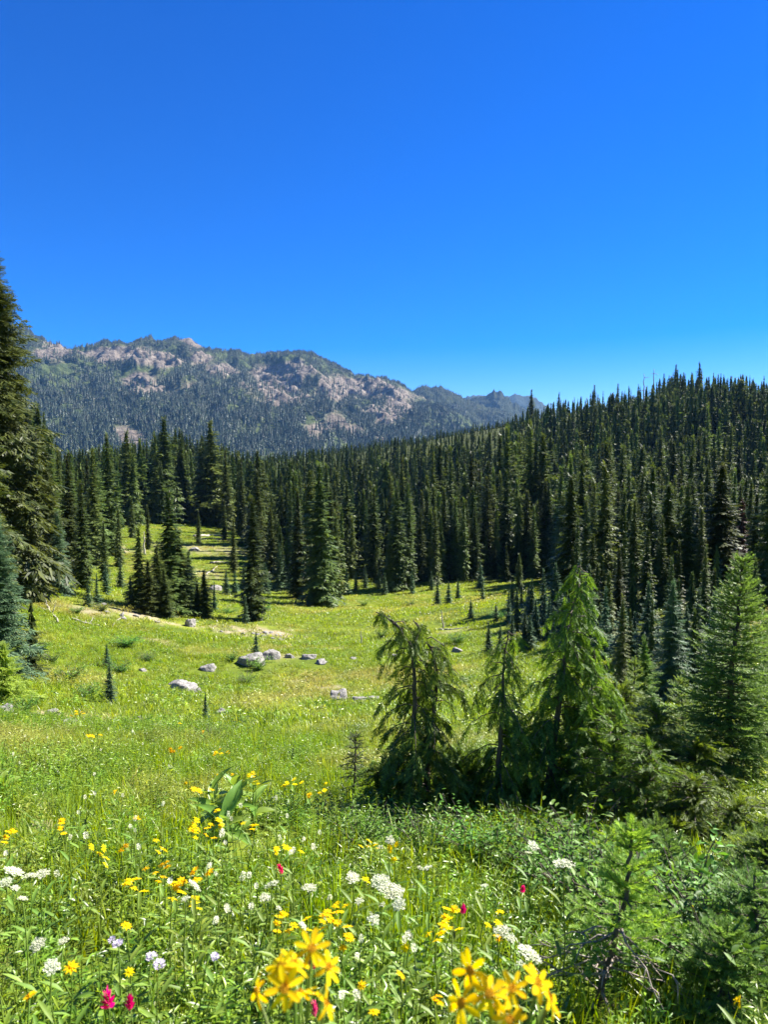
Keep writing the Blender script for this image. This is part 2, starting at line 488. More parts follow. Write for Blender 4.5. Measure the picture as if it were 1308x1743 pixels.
# ------------------------------------------------------------------ mountains
SCATTER_FAR = []
def mountain(name, label, sil, d_ridge, d_base, y_base, seed, rough, rockiness, n_trees, tree_h, nu=420, nv=150, meadow=(), jag=1.0):
    """a ridge whose crest follows a skyline, its near face falling to the valley and its far side falling away"""
    r = rng(seed)
    sx, sy = np.array([p[0] for p in sil], float), np.array([p[1] for p in sil], float)
    pxs = np.linspace(sx[0], sx[-1], nu)
    crest_y = np.interp(pxs, sx, sy)
    u = (pxs - sx[0]) / (sx[-1] - sx[0])
    dr = np.interp(u, np.linspace(0, 1, len(d_ridge)), d_ridge)
    db = np.interp(u, np.linspace(0, 1, len(d_base)), d_base)
    v = np.concatenate([np.linspace(0, 1, nv), 1 + np.linspace(0.03, 0.8, 14)])
    crest_y = crest_y - jag * (ridged(pxs / 9.0, pxs * 0, seed + 5, 3) - .62) * 8 - jag * (ridged(pxs / 31.0, pxs * 0, seed + 6, 2) - .6) * 6
    crest = np.array([pt(a, b, d) for a, b, d in zip(pxs, crest_y, dr)])
    base = np.array([pt(a, y_base, d) for a, d in zip(pxs, db)])
    base[:, 2] = np.minimum(base[:, 2], -10)
    ker = np.exp(-np.linspace(-2.2, 2.2, 2 * (nu // 18) + 1) ** 2); ker /= ker.sum()
    soft = np.convolve(np.pad(crest[:, 2], nu // 18, mode='edge'), ker, 'valid')
    P = np.empty((len(v), nu, 3))
    for k, t in enumerate(v):
        if t <= 1:
            P[k] = base + (crest - base) * t
            cz_ = soft + (crest[:, 2] - soft) * t ** 14
            P[k, :, 2] = base[:, 2] + (cz_ - base[:, 2]) * (0.55 * t + 0.45 * t * t + 0.10 * math.sin(math.pi * t))
        else:
            P[k] = crest + (crest - base) * (t - 1) * 1.0
            P[k, :, 2] = crest[:, 2] - (crest[:, 2] - base[:, 2]) * (t - 1) * 1.1
    tt = np.repeat(v[:, None], nu, 1)
    L0 = 260.0
    env = np.clip(np.minimum(tt, 1.0), 0, 1) * np.clip((1 - tt) * 5, 0, 1) * (tt < 1)
    a_, b_ = (P[..., 0] + 0.5 * P[..., 1]) / L0, P[..., 1] / (L0 * 2.2)
    rid = ridged(a_, b_, seed, 5)
    P[..., 2] += (rid - 0.62) * rough * env
    P[..., 2] += (fbm(P[..., 0] / 38, P[..., 1] / 38, seed + 3, 4) - 0.5) * rough * 0.35 * np.clip(env * 2, 0.0, 1)
    ppx, ppy = project(P)
    rock = rockiness(ppx, ppy, tt) + (fbm(P[..., 0] / 110, P[..., 2] / 60, seed + 8, 5) - 0.5) * 3.6
    rock = rock - .30 + (rid - .62) * 2.2
    rock = np.clip(rock * 1.8 + 0.3, 0, 1)
    nV = len(v)
    i, j = np.meshgrid(np.arange(nV - 1), np.arange(nu - 1), indexing='ij')
    Fq = np.stack([i * nu + j, i * nu + j + 1, (i + 1) * nu + j + 1, (i + 1) * nu + j], -1).reshape(-1, 4)
    me = mesh_from(name, P.reshape(-1, 3), Fq, smooth=True)
    me.materials.append(M['mountain' if name == 'main_mountain' else 'wooded_ridge'])
    a = me.attributes.new('rock', 'FLOAT', 'POINT'); a.data.foreach_set('value', rock.ravel().astype(np.float32))
    o = tag(obj(name, me), label, 'mountain', kind='structure')
    # trees stand on the near face and along the crest, thick where it is not rocky
    ku = r.random(n_trees * 3) * (nu - 1.01); kv = r.random(n_trees * 3) ** 0.75 * (nv - 1.01)
    kv[::14] = (nv - 1.02) - r.random(len(kv[::14])) ** 2 * 4
    iu, iv = ku.astype(int), kv.astype(int)
    fu, fv = (ku - iu)[:, None], (kv - iv)[:, None]
    q = (P[iv, iu] * (1 - fu) * (1 - fv) + P[iv, iu + 1] * fu * (1 - fv) + P[iv + 1, iu] * (1 - fu) * fv + P[iv + 1, iu + 1] * fu * fv)
    rk = rock[iv, iu]
    clump = fbm(q[:, 0] / 45, q[:, 2] / 45, seed + 21, 3)
    keep = r.random(len(q)) < np.clip(1.0 - rk * 1.15, 0.13, 1) * np.clip((clump - 0.25) * 4, 0.15, 1)
    for (mx, my, mrx, mry) in meadow:
        ppx, ppy = project(q)
        keep &= ~(((((ppx - mx) / mrx) ** 2 + ((ppy - my) / mry) ** 2) < 1) & (r.random(len(q)) < 0.93))
    q = q[keep][:n_trees]
    q[:, 2] -= 1.0
    SCATTER_FAR.append((q, tree_h * (0.55 + 0.75 * r.random(len(q))) * np.interp(tt[iv, iu][keep][:n_trees], [0, 0.7, 1], [1.15, 0.9, 0.55])))
    return o

def rocky_main(px, py, t):
    b = np.full(np.shape(px), -1.2)
    for cx, cyy, rx, ry, w in [(480, 655, 75, 48, 2.3), (590, 665, 90, 40, 2.2), (660, 685, 70, 38, 2.0), (550, 720, 70, 30, 1.3), (385, 635, 35, 20, 1.6), (230, 605, 120, 16, 1.9),
                               (95, 598, 45, 22, 1.7), (330, 588, 30, 14, 2.0), (210, 735, 38, 22, 2.3), (160, 675, 30, 14, 1.1), (235, 655, 40, 18, 1.2), (360, 655, 30, 22, 1.2), (175, 612, 25, 14, 1.6)]:
        b = np.maximum(b, -1.15 + w * np.exp(-(((px - cx) / rx) ** 2 + ((py - cyy) / ry) ** 2)) * 1.25)
    return b

SIL_MAIN = [(-260, 515), (-150, 530), (-60, 540), (20, 553), (42, 560), (60, 570), (80, 580), (98, 586), (112, 591), (128, 590), (150, 588), (165, 586), (174, 579), (181, 577), (190, 582),
            (205, 584), (222, 585), (233, 583), (240, 580), (245, 582), (248, 575), (253, 572), (259, 575), (262, 582), (272, 583), (285, 578), (300, 575), (312, 574), (326, 577), (338, 583),
            (348, 591), (362, 595), (390, 597), (415, 600), (440, 602), (460, 599), (480, 598), (510, 599), (528, 599), (540, 602), (548, 606), (556, 612), (572, 622), (590, 632), (606, 637),
            (622, 638), (636, 640), (650, 641), (664, 643), (676, 648), (690, 655), (704, 664), (718, 672), (740, 684), (770, 699), (800, 715), (840, 740), (900, 770)]
mountain('main_mountain', 'broad mountain ridge with pale rocky face and dark forest bands', SIL_MAIN, [2300, 2350, 2500, 2650, 2700], [1150, 1250, 1350, 1500, 1700], 800, 11, 150, rocky_main, 42000, 17,
         620, 190, meadow=[(105, 632, 42, 16), (270, 625, 40, 14), (230, 640, 40, 14), (190, 605, 60, 10)])
mountain('rear_ridge', 'darker wooded ridge falling away behind the main mountain', [(600, 690), (690, 668), (712, 661), (726, 657), (735, 660), (750, 657), (760, 661), (775, 668), (788, 674), (805, 682), (830, 690), (870, 705), (930, 730)],
         [3300, 3400], [2500, 2600], 780, 23, 110, lambda px, py, t: np.full(np.shape(px), -1.6), 3500, 19, 200, 80)
mountain('pointed_peak', 'small pointed rocky peak on the far skyline', [(760, 700), (790, 690), (805, 679), (818, 674), (828, 672), (834, 668), (840, 664), (848, 664), (854, 668), (860, 676), (870, 683), (885, 690), (920, 705)],
         [4000, 4000], [3300, 3300], 780, 37, 120, lambda px, py, t: np.full(np.shape(px), -1.2), 1500, 18, 160, 70)
mountain('distant_ridge', 'faint blue ridge on the horizon behind the pointed peak', [(640, 690), (760, 684), (790, 676), (810, 673), (830, 674), (860, 673), (880, 671), (905, 673), (930, 690), (1000, 720), (1100, 745)],
         [6500, 6500], [5200, 5200], 785, 41, 120, lambda px, py, t: np.full(np.shape(px), -1.6), 1200, 20, 160, 50)

# ------------------------------------------------------------------ foliage templates (unit length along +X)
def rhomb(p, d, l, w, n):
    """thin leaf-shaped blade: two triangles"""
    p, d, n = np.asarray(p, float), norm(d), norm(n)
    s = np.cross(n, d)
    return np.array([p, p + d * l * .45 + s * w * .5, p + d * l, p + d * l * .45 - s * w * .5])
_RF = np.array([(0, 1, 2), (0, 2, 3)])

def tmpl_spray(seed, pairs=8, w=0.085, side=0.42, droop=0.10, hang=0.25, sub=0):
    """flat drooping conifer branch with side sprigs"""
    r = rng(seed); mb = MB()
    ax = lambda x: np.array([x, 0, -droop * x * x + 0.06 * max(0, x - 0.7)])
    for k in range(5):
        a, b = ax(k / 5), ax((k + 1) / 5)
        mb.add(rhomb(a, b - a, 0.27, w * 0.9, (r.normal(0, .3), r.normal(0, .3), 1)), _RF)
    for k in range(pairs):
        x = 0.12 + 0.84 * (k + r.uniform(-.25, .25)) / pairs
        for s in (-1, 1):
            l = (side * (1 - x) ** 0.7 + 0.09) * r.uniform(.7, 1.2)
            ang = R(r.uniform(42, 68))
            d = np.array([math.cos(ang), s * math.sin(ang), -hang * r.uniform(.2, 1.8)])
            n = (r.normal(0, .35), r.normal(0, .35), 1)
            if sub:
                for q in range(sub):
                    f = (q + .6) / sub
                    base = ax(x) + norm(d) * l * f * .8
                    for s2 in (-1, 1):
                        a2 = R(r.uniform(35, 60)) * s2
                        d2 = np.array([d[0] * math.cos(a2) - d[1] * math.sin(a2), d[0] * math.sin(a2) + d[1] * math.cos(a2), d[2] - .15])
                        mb.add(rhomb(base, d2, l * .42 * (1.1 - .5 * f), w * .55, (r.normal(0, .4), r.normal(0, .4), 1)), _RF)
                mb.add(rhomb(ax(x), d, l, w * .5, n), _RF)
            else:
                mb.add(rhomb(ax(x), d, l, w, n), _RF)
    return mb.arrays()

def tmpl_needles(seed, n=40, nl=0.17, nw=0.024, updir=0.35, spread=55):
    """one twig, needles as single blades brushed forward and up"""
    r = rng(seed); V, Fc = [], []
    for k in range(n):
        x = k / n * 0.97
        s = 1 if k % 2 else -1
        a = R(r.uniform(spread - 18, spread + 14))
        d = norm(np.array([math.cos(a), s * math.sin(a), r.normal(updir, .3)]))
        l = nl * r.uniform(.75, 1.1) * (1 - 0.35 * max(0, x - .75) / .25)
        p = np.array([x, 0, 0.0])
        sd = norm(np.cross(d, (r.normal(0, .4), r.normal(0, .4), 1)))
        V += [p - sd * nw * .5, p + sd * nw * .5, p + d * l]
        Fc.append((3 * k, 3 * k + 1, 3 * k + 2))
    b = len(V)
    V += [np.array(q, float) for q in [(0, -.012, 0), (0, .012, 0), (1, 0, 0.0), (0, 0, .02)]]
    Fc += [(b, b + 1, b + 2), (b, b + 3, b + 2)]
    return np.array(V), np.array(Fc)

def tmpl_frond(seed, pairs=13, side=0.36, w=0.05, bend=0.15):
    """flat feathery cedar spray"""
    r = rng(seed); mb = MB()
    ax = lambda x: np.array([x, 0, -bend * x * x])
    mb.add(rhomb(ax(0), (1, 0, -bend * .6), 1.05, w * .8, (0, 0, 1)), _RF)
    for k in range(pairs):
        x = 0.06 + 0.88 * k / pairs
        for s in (-1, 1):
            xx = x + s * .02
            l = side * (1 - xx * .75) * r.uniform(.65, 1.2)
            a = R(r.uniform(28, 48))
            d = np.array([math.cos(a), s * math.sin(a), r.normal(-.12, .15)])
            mb.add(rhomb(ax(xx), d, l, w, (r.normal(0, .3), r.normal(0, .3), 1)), _RF)
    return mb.arrays()

SPRAY_LO = [tmpl_spray(100 + k, 6, 0.115, 0.42, 0.12, 0.3) for k in range(4)]
SPRAY_MID = [tmpl_spray(120 + k, 8, 0.11, 0.46, 0.16, 0.4) for k in range(4)]
SPRAY_HI = [tmpl_spray(140 + k, 8, 0.075, 0.46, 0.16, 0.35, sub=3) for k in range(4)]
NEEDLE = [tmpl_needles(160 + k, 34, 0.27, 0.075, 0.3, 52) for k in range(5)]
NEEDLE_BIG = [tmpl_needles(180 + k, 64, 0.33, 0.055, 0.35, 56) for k in range(5)]
FROND = [tmpl_frond(200 + k) for k in range(5)]

# ------------------------------------------------------------------ conifers
def skirt(mb, r, Ht, Rad, power, rings, n, tipw=0.05, low=0.03, jag=0.45):
    """ragged drooping whorls stacked up the stem"""
    for q in range(rings):
        t = low + (0.97 - low) * (q + r.uniform(-.3, .3)) / rings
        m = 2 * n
        a = np.arange(m) * 6.283 / m + r.uniform(0, 6) + r.normal(0, .12, m)
        rr = Rad * ((1 - t) ** power * min(1, .72 + t * 3.5) + tipw) * r.uniform(.75, 1.25, m)
        rr[1::2] *= jag
        zc = t * Ht + rr * 0.35 + .02 * Ht / rings
        z = t * Ht - rr * r.uniform(.0, .5, m)
        V = np.vstack([np.stack([np.cos(a) * rr, np.sin(a) * rr, z], 1), [[0, 0, min(Ht, t * Ht + Rad * .25 + Ht / rings * .9)]]])
        for i in range(m):                                     # separate blades so each takes its own shade
            mb.add([V[i], V[(i + 1) % m], V[m]], [(0, 1, 2)])

def conifer(seed, Ht, Rad, spacing, per, tmpl, power=0.8, low=0.03, clumpy=0.2, droop=(-22, 38), skip=0.06, side=1.0, lean=0.0, tipw=0.07, core=0.5):
    """crown and trunk of a standing conifer, base at the origin"""
    r = rng(seed)
    zs, z = [], low * Ht
    while z < Ht * 0.985:
        zs.append(z); z += spacing * (1.1 - 0.45 * z / Ht) * r.uniform(.75, 1.25)
    Xd, Ts, Ls = [], [], []
    ph0 = r.uniform(0, 9)
    for z in zs:
        t = z / Ht
        prof = (1 - t) ** power * min(1, 0.72 + t * 3.5) + tipw
        n = max(4, int(round(per * (0.75 + 0.25 * (1 - t)))))
        p0 = r.uniform(0, 6.28)
        for k in range(n):
            if r.random() < skip: continue
            phi = p0 + k * 6.283 / n + r.normal(0, .22)
            cl = 1 + clumpy * 2 * (float(vnoise(phi * 1.1 + ph0, z / Ht * 14 + ph0, seed)) - .5)
            l = Rad * prof * r.uniform(.78, 1.14) * cl
            pit = R(droop[0] + (droop[1] - droop[0]) * t ** 1.7 + r.normal(0, 7))
            Xd.append((math.cos(phi) * math.cos(pit), math.sin(phi) * math.cos(pit), math.sin(pit)))
            Ts.append((lean * z * t, 0, z)); Ls.append(l)
    for k in range(5):                                        # the leader
        Xd.append((r.normal(0, .22), r.normal(0, .22), 1)); Ts.append((lean * Ht * .95, 0, Ht * (0.93 + .012 * k))); Ls.append(Ht * 0.04 + 0.05)
    Xd, Ts, Ls = np.array(Xd), np.array(Ts), np.array(Ls)
    Mx = frames(Xd, roll=r.normal(0, .25, len(Xd))) * Ls[:, None, None]
    Mx[:, :, 1] *= side
    which = r.integers(0, len(tmpl), len(Ts))
    crown = MB()
    for w in range(len(tmpl)):
        s = which == w
        crown.stamp(tmpl[w], Mx[s], Ts[s])
    if core:                                                   # dense shaded twigs near the stem
        skirt(crown, r, Ht, Rad * core, power, int(Ht / spacing * .55), 8, tipw, low)
    trunk = MB()
    zz = np.linspace(-0.03 * Ht, Ht * .99, 12)
    wob = Ht * 0.004
    P = np.stack([r.normal(0, wob, 12) + lean * zz * np.abs(zz) / Ht, r.normal(0, wob, 12), zz], 1); P[0, :2] = P[1, :2] = 0
    trunk.tube(P, np.interp(zz, [-.03 * Ht, 0, Ht], [Ht * .017 + .02, Ht * .014 + .015, 0.004 * Ht ** .5]), 7)
    return crown, trunk

class Kind:
    def __init__(self, name, mat, seed, Ht, Rad, spacing, per, tmpl, **kw):
        c, t = conifer(seed, Ht, Rad, spacing, per, tmpl, **kw)
        self.crown = c.mesh(name + '_crown', M[mat]); self.trunk = t.mesh(name + '_trunk', M['bark'], smooth=True)
        self.H = Ht

FIRS = [Kind('fir', 'fir', 300 + k, 14, rr, 0.34, 8, SPRAY_MID, power=pw, clumpy=cl, droop=(-24, 40))
        for k, (rr, pw, cl) in enumerate([(1.5, .75, .3), (1.75, .8, .35), (1.35, .7, .3), (1.95, .85, .4), (1.6, .78, .35), (1.25, .65, .35)])]
HEMS = [Kind('hemlock', 'hemlock', 330 + k, 16, rr, 0.42, 8, SPRAY_MID, power=pw, clumpy=.5, droop=(-26, 30), skip=.1)
        for k, (rr, pw) in enumerate([(2.5, .75), (2.1, .7), (2.9, .85)])]
YOUNG = [Kind('young_fir', 'blue_fir', 350 + k, 3.0, rr, 0.15, 7, SPRAY_MID, power=.9, clumpy=.2, droop=(-5, 42))
         for k, rr in enumerate([.62, .75, .5])]
FARS = []
for k in range(4):
    c, t = conifer(370 + k, 14, [1.6, 2.0, 1.35, 2.7][k], 0.8, 6, SPRAY_LO, power=[.8, .9, .65, .8][k], clumpy=.5, side=1.35, core=.8)
    me = c.mesh('far_tree', M['fir'])
    FARS.append(me)
TINY = []
for k in range(4):
    r = rng(380 + k); mb = MB()
    skirt(mb, r, 1.0, [.16, .19, .15, .21][k], .85, 9, 5, .05, .02, .6)
    TINY.append(mb.mesh('tiny_tree', M['far_fir']))

def place_tree(kind, loc, height, rotz, label, group=None, name='fir_tree', fat=1.0):
    s = height / kind.H
    t = thing(name, label, 'tree', loc, rotz, group, (s * fat, s * fat, s))
    obj('trunk', kind.trunk, t); obj('crown', kind.crown, t)
    return t

# scattered points -> instances, for what nobody could count
def scatter(name, label, cat, P, rotz, scl, vid, metas, tint=None, tilt=None):
    col = bpy.data.collections.new(name + '_sources')
    for k, me in enumerate(metas):
        col.objects.link(bpy.data.objects.new('%s_source_%02d' % (name, k), me))
    me = bpy.data.meshes.new(name)
    me.vertices.add(len(P)); me.vertices.foreach_set('co', np.asarray(P, np.float32).ravel())
    rot = np.zeros((len(P), 3), np.float32); rot[:, 2] = rotz
    if tilt is not None: rot[:, :2] = tilt
    scl = np.asarray(scl, np.float32)
    if scl.ndim == 1: scl = np.repeat(scl[:, None], 3, 1)
    for nm, tp, arr in (('rot', 'FLOAT_VECTOR', rot), ('scl', 'FLOAT_VECTOR', scl)):
        me.attributes.new(nm, tp, 'POINT').data.foreach_set('vector', np.ascontiguousarray(arr).ravel())
    me.attributes.new('vid', 'INT', 'POINT').data.foreach_set('value', np.asarray(vid, np.int32))
    me.attributes.new('tint', 'FLOAT', 'POINT').data.foreach_set('value', np.asarray(tint if tint is not None else np.zeros(len(P)), np.float32))
    o = obj(name, me)
    ng = bpy.data.node_groups.new(name, 'GeometryNodeTree')
    ng.interface.new_socket('Geometry', in_out='INPUT', socket_type='NodeSocketGeometry')
    ng.interface.new_socket('Geometry', in_out='OUTPUT', socket_type='NodeSocketGeometry')
    N, L = ng.nodes, ng.links
    gi, go = N.new('NodeGroupInput'), N.new('NodeGroupOutput')
    ip, ci = N.new('GeometryNodeInstanceOnPoints'), N.new('GeometryNodeCollectionInfo')
    ci.inputs['Collection'].default_value = col
    ci.inputs['Separate Children'].default_value = True; ci.inputs['Reset Children'].default_value = True
    ip.inputs['Pick Instance'].default_value = True
    L.new(gi.outputs[0], ip.inputs['Points']); L.new(ci.outputs[0], ip.inputs['Instance'])
    for nm, tp, sock in (('rot', 'FLOAT_VECTOR', 'Rotation'), ('scl', 'FLOAT_VECTOR', 'Scale'), ('vid', 'INT', 'Instance Index')):
        na = N.new('GeometryNodeInputNamedAttribute'); na.data_type = tp; na.inputs['Name'].default_value = nm
        L.new(na.outputs[0], ip.inputs[sock])
    L.new(ip.outputs[0], go.inputs[0])
    o.modifiers.new('scatter', 'NODES').node_group = ng
    return tag(o, label, cat, kind='stuff')

for (q, h), (nm, lb) in zip(SCATTER_FAR, [('mountain_forest', 'dark conifer forest covering the main mountain slopes'), ('rear_ridge_forest', 'distant forest on the dark rear ridge'),
                                          ('peak_forest', 'tiny conifers around the pointed peak'), ('horizon_forest', 'hazy forest on the faint blue ridge')]):
    r = rng(len(q))
    scatter(nm, lb, 'forest', q, r.uniform(0, 6.28, len(q)), h, r.integers(0, 4, len(q)), TINY)

# ------------------------------------------------------------------ forest across the valley and on the right hill
r = rng(7)
cand = []
for y0, y1, sp in [(16, 45, 1.7), (45, 120, 2.7), (120, 260, 3.6), (260, 660, 4.2)]:
    yy = np.arange(y0, y1, sp)
    for y in yy:
        xs = np.arange(-0.68 * y - 8, 0.68 * y + 8, sp)
        cand.append(np.stack([xs + r.uniform(-.48, .48, len(xs)) * sp, y + r.uniform(-.48, .48, len(xs)) * sp], 1))
cand = np.vstack(cand)
cz = H(cand[:, 0], cand[:, 1])
w, px, py = wooded(cand[:, 0], cand[:, 1], cz)
dens = fbm(cand[:, 0] / 14, cand[:, 1] / 14, 90, 3)
w &= r.random(len(w)) < np.clip((dens - 0.27) * 5, np.where(cand[:, 1] > 380, .93, np.where(cand[:, 1] > 230, .6, .12)), .97)
cand, cz, px, py = cand[w], cz[w], px[w], py[w]
hgt = np.where(px > 820, 17.0, 14.5) * r.uniform(.5, 1.15, len(px)) * (.7 + .65 * fbm(cand[:, 0] / 22, cand[:, 1] / 22, 97, 3)) * np.where(r.random(len(px)) < .06, 1.35, 1) * np.interp(px, [0, 150, 420, 500, 1308], [1.05, 1.25, 1.2, .95, 1.0])
small = r.random(len(px)) < .16
hgt[small] *= .45
lim = np.interp(px, [-100, 0, 60, 105, 250, 300, 400, 450, 600, 700, 850, 900, 1000, 1100, 1150, 1308, 1500], [560, 600, 650, 768, 742, 725, 760, 770, 752, 738, 712, 692, 668, 652, 628, 640, 640])
lim = np.where((cand[:, 1] < 115) & (px > 440), 800 + 20 * np.sin(px / 23), lim) + r.uniform(0, 45, len(px)) ** 1.0
lim = np.where((cand[:, 1] < 85) & (px > 900), np.interp(cand[:, 1], [16, 24, 32, 45, 65, 85], [1075, 1030, 975, 900, 840, 815]) + r.normal(0, 30, len(px)), lim)
dmid = cand[:, 1] * cp - cz * sp_
hmax = (py - lim) / F_PX * dmid
hgt = np.minimum(hgt, np.maximum(hmax, np.where(cand[:, 1] < 45, .9, 3.0)))
FOREST = np.column_stack([cand, cz - 0.15, hgt])

# trees one can point to: photo x, base y, top y, kind, width factor
ROW = {}
def add_tree(zone, px, by, ty, kinds, k, fat=1.0, name='fir_tree', Y=None):
    q = cast(px, by) if Y is None else None
    if q is None:
        p = pt(px, by, Y); q = np.array([p[0], p[1], gz(p[0], p[1])])
    top = pt(px, ty, q[1])[2]
    ROW.setdefault(zone, []).append((px, q, top - q[2], kinds[k % len(kinds)], fat, name))
for a in [(238, 1040, 893, 2, 1.0), (268, 1045, 925, 1, 1.1), (290, 1046, 830, 0, 1.1), (322, 1042, 935, 3, 1.1), (348, 1052, 968, 4, 1.2), (253, 1046, 950, 1, 1.1), (306, 1048, 898, 3, 1), (336, 1050, 985, 0, 1.2), (280, 1052, 965, 1, 1.2)]:
    add_tree('clump', a[0], a[1], a[2], FIRS, a[3], a[4])
add_tree('lone', 432, 1056, 842, FIRS, 2, 1.15)
for a in [(508, 1018, 832, 4, 1.1), (545, 1031, 786, 3, 1.2), (572, 1020, 868, 1, 1.0), (600, 985, 878, 2, 1), (637, 984, 825, 0, 1.1), (664, 1006, 905, 3, 1.1), (676, 1003, 822, 1, 1.1), (697, 1001, 850, 2, 1),
          (716, 990, 868, 5, 1.1), (741, 996, 868, 0, 1), (756, 984, 830, 4, 1.1), (775, 985, 845, 2, 1.1), (793, 985, 850, 5, 1.2), (808, 985, 862, 1, 1)]:
    add_tree('edge', a[0], a[1], a[2], FIRS, a[3], a[4])
for a in [(842, 985, 925, 1, 1.2), (862, 990, 928, 3, 1.1), (884, 1005, 940, 0, 1.3), (908, 985, 858, 5, 1.1), (930, 990, 905, 2, 1.1)]:
    add_tree('middle', a[0], a[1], a[2], FIRS, a[3], a[4])
for a in [(970, 1012, 805, 0, 1.1), (996, 1020, 845, 2, 1.1), (1027, 1010, 785, 1, 1.1), (1052, 1085, 930, 5, 1.2), (1078, 1020, 845, 4, 1.0), (1105, 1020, 835, 2, 1.2), (1135, 1015, 818, 0, 1.3), (1168, 1010, 815, 1, 1.1),
          (1192, 1010, 860, 5, 1.1), (1225, 990, 785, 3, 1.5), (1285, 1000, 830, 4, 1.1)]:
    add_tree('right', a[0], a[1], a[2], FIRS if a[3] % 3 else HEMS, a[3], a[4])
for a in [(142, 1003, 815, 2, 1.2), (186, 945, 735, 1, 1), (165, 950, 760, 4, 1.1), (120, 985, 770, 0, 1.1)]:
    add_tree('left', a[0], a[1], a[2], FIRS, a[3], a[4])
for a in [(266, 890, 735, 1, .9), (282, 890, 708, 0, 1.1), (310, 888, 745, 2, .9), (360, 893, 715, 2, 1.3), (345, 890, 760, 1, .9), (385, 900, 762, 1, 1), (440, 930, 765, 2, 1), (218, 890, 730, 0, 1), (228, 895, 760, 2, .8)]:
    add_tree('stand', a[0], a[1], a[2], HEMS if a[3] != 1 else FIRS, a[3], a[4], 'hemlock_tree' if a[3] != 1 else 'fir_tree')

for a in [(905, 662, 3, 420), (952, 668, 1, 400), (1012, 655, 3, 380), (1052, 652, 0, 360), (1130, 636, 1, 335), (1150, 620, 3, 330), (1163, 634, 4, 330), (1190, 616, 1, 330), (1206, 640, 3, 330), (1222, 636, 0, 330), (1262, 640, 4, 330), (1280, 645, 2, 330), (1296, 648, 1, 330)]:
    add_tree('ridge', a[0], 700, a[1], FIRS, a[2], 1.25, Y=a[3])
for a in [(203, 965, 858, 0), (178, 990, 885, 4), (252, 935, 858, 2), (300, 930, 870, 5), (338, 925, 868, 1), (398, 975, 880, 2), (462, 985, 862, 0), (478, 985, 895, 3), (382, 920, 850, 4), (225, 915, 845, 1)]:
    add_tree('clearing', a[0], a[1], a[2], FIRS, a[3], 1.0)
ORD = ['first', 'second', 'third', 'fourth', 'fifth', 'sixth', 'seventh', 'eighth', 'ninth', 'tenth', 'eleventh', 'twelfth', 'thirteenth', 'fourteenth', 'fifteenth', 'sixteenth', 'seventeenth', 'eighteenth', 'nineteenth', 'twentieth']
ORD += ['twenty-' + o for o in ORD[:9]] + ['thirtieth'] + ['thirty-' + o for o in ORD[:9]] + ['fortieth'] + ['forty-' + o for o in ORD[:9]] + ['fiftieth'] + ['fifty-' + o for o in ORD[:9]]
ZONE = {'clump': ('fir, {} from left in the dense clump above the upright grey rock', 'firs in the clump on the meadow'),
        'edge': ('tall narrow fir, {} from left in the row along the far meadow edge', 'firs along the far meadow edge'),
        'middle': ('short fir, {} from left below the small sunlit clearing', 'firs below the sunlit clearing'),
        'right': ('shaggy sunlit conifer, {} from left in front of the dark right hillside', 'conifers in front of the right hillside'),
        'left': ('slender fir, {} from left just behind the big shaggy tree', 'firs behind the big shaggy tree'),
        'stand': ('tall conifer, {} from left in the stand against the mountain', 'tall conifers against the mountain'),
        'ridge': ('tall tree, {} from left standing out on the right ridge skyline', 'tall trees on the right ridge skyline'),
        'clearing': ('mid-sized fir, {} from left around the far left clearing', 'mid-sized firs around the far left clearing'),
        'lone': ('solitary slender fir in mid meadow beside bare soil patch', None)}
placed = []
r = rng(17)
for zone, rows in ROW.items():
    rows.sort(key=lambda a: a[0])
    for i, (px_, q, h, kind, fat, nm) in enumerate(rows):
        lab, grp = ZONE[zone]
        place_tree(kind, q - np.array([0, 0, .1]), h, r.uniform(0, 6.28), lab.format(ORD[i]), grp, nm, fat * {'clump': 1.9, 'lone': 1.5}.get(zone, 1.2))
        placed.append((q[0], q[1]))
placed = np.array(placed)

d2 = ((FOREST[:, None, :2] - placed[None]) ** 2).sum(2).min(1)
FOREST = FOREST[d2 > 2.2 ** 2]
fpx, fpy = project(FOREST[:, :3])
inside = (fpx > -30) & (fpx < 1340)
size = FOREST[:, 3] / np.hypot(FOREST[:, 0], FOREST[:, 1]) * inside
order = np.argsort(-size)
near, rest = order[:270], order[270:]
r = rng(19)
sub = {}
for i in near:
    x, y, z, h = FOREST[i]
    depth = 'nearest' if y < 32 else 'front' if y < 70 else 'second' if y < 100 else 'third' if y < 130 else 'deeper'
    side = 'far left' if fpx[i] < 230 else 'left' if fpx[i] < 450 else 'middle' if fpx[i] < 900 else 'right' if fpx[i] < 1120 else 'far right'
    sub.setdefault((side, depth), []).append(i)
for (side, depth), ids in sub.items():
    ids.sort(key=lambda i: fpx[i])
    for k, i in enumerate(ids):
        x, y, z, h = FOREST[i]
        look = 'small young fir' if h < 4.2 else 'half-grown fir' if h < 7.5 else 'tall dark fir'
        kd = YOUNG[r.integers(3)] if h < 3 else FIRS[r.integers(6)] if r.random() < .8 else HEMS[r.integers(3)]
        place_tree(kd, (x, y, z), h, r.uniform(0, 6.28), '%s, %s from left in the %s rows of the %s forest' % (look, ORD[min(k, 58)], depth, side),
                   'firs in the %s rows of the %s forest' % (depth, side), fat=r.uniform(.9, 1.4))
f = FOREST[rest]
vid = r.integers(0, 4, len(f))
sz = f[:, 3] / 14
fat = sz * np.exp(r.normal(.02, .22, len(f)))
scatter('valley_forest', 'dense dark conifer forest on the valley floor and right hill', 'forest', f[:, :3], r.uniform(0, 6.28, len(f)), np.column_stack([fat, fat, sz]), vid, FARS)
print('forest', len(f), 'near', len(near))
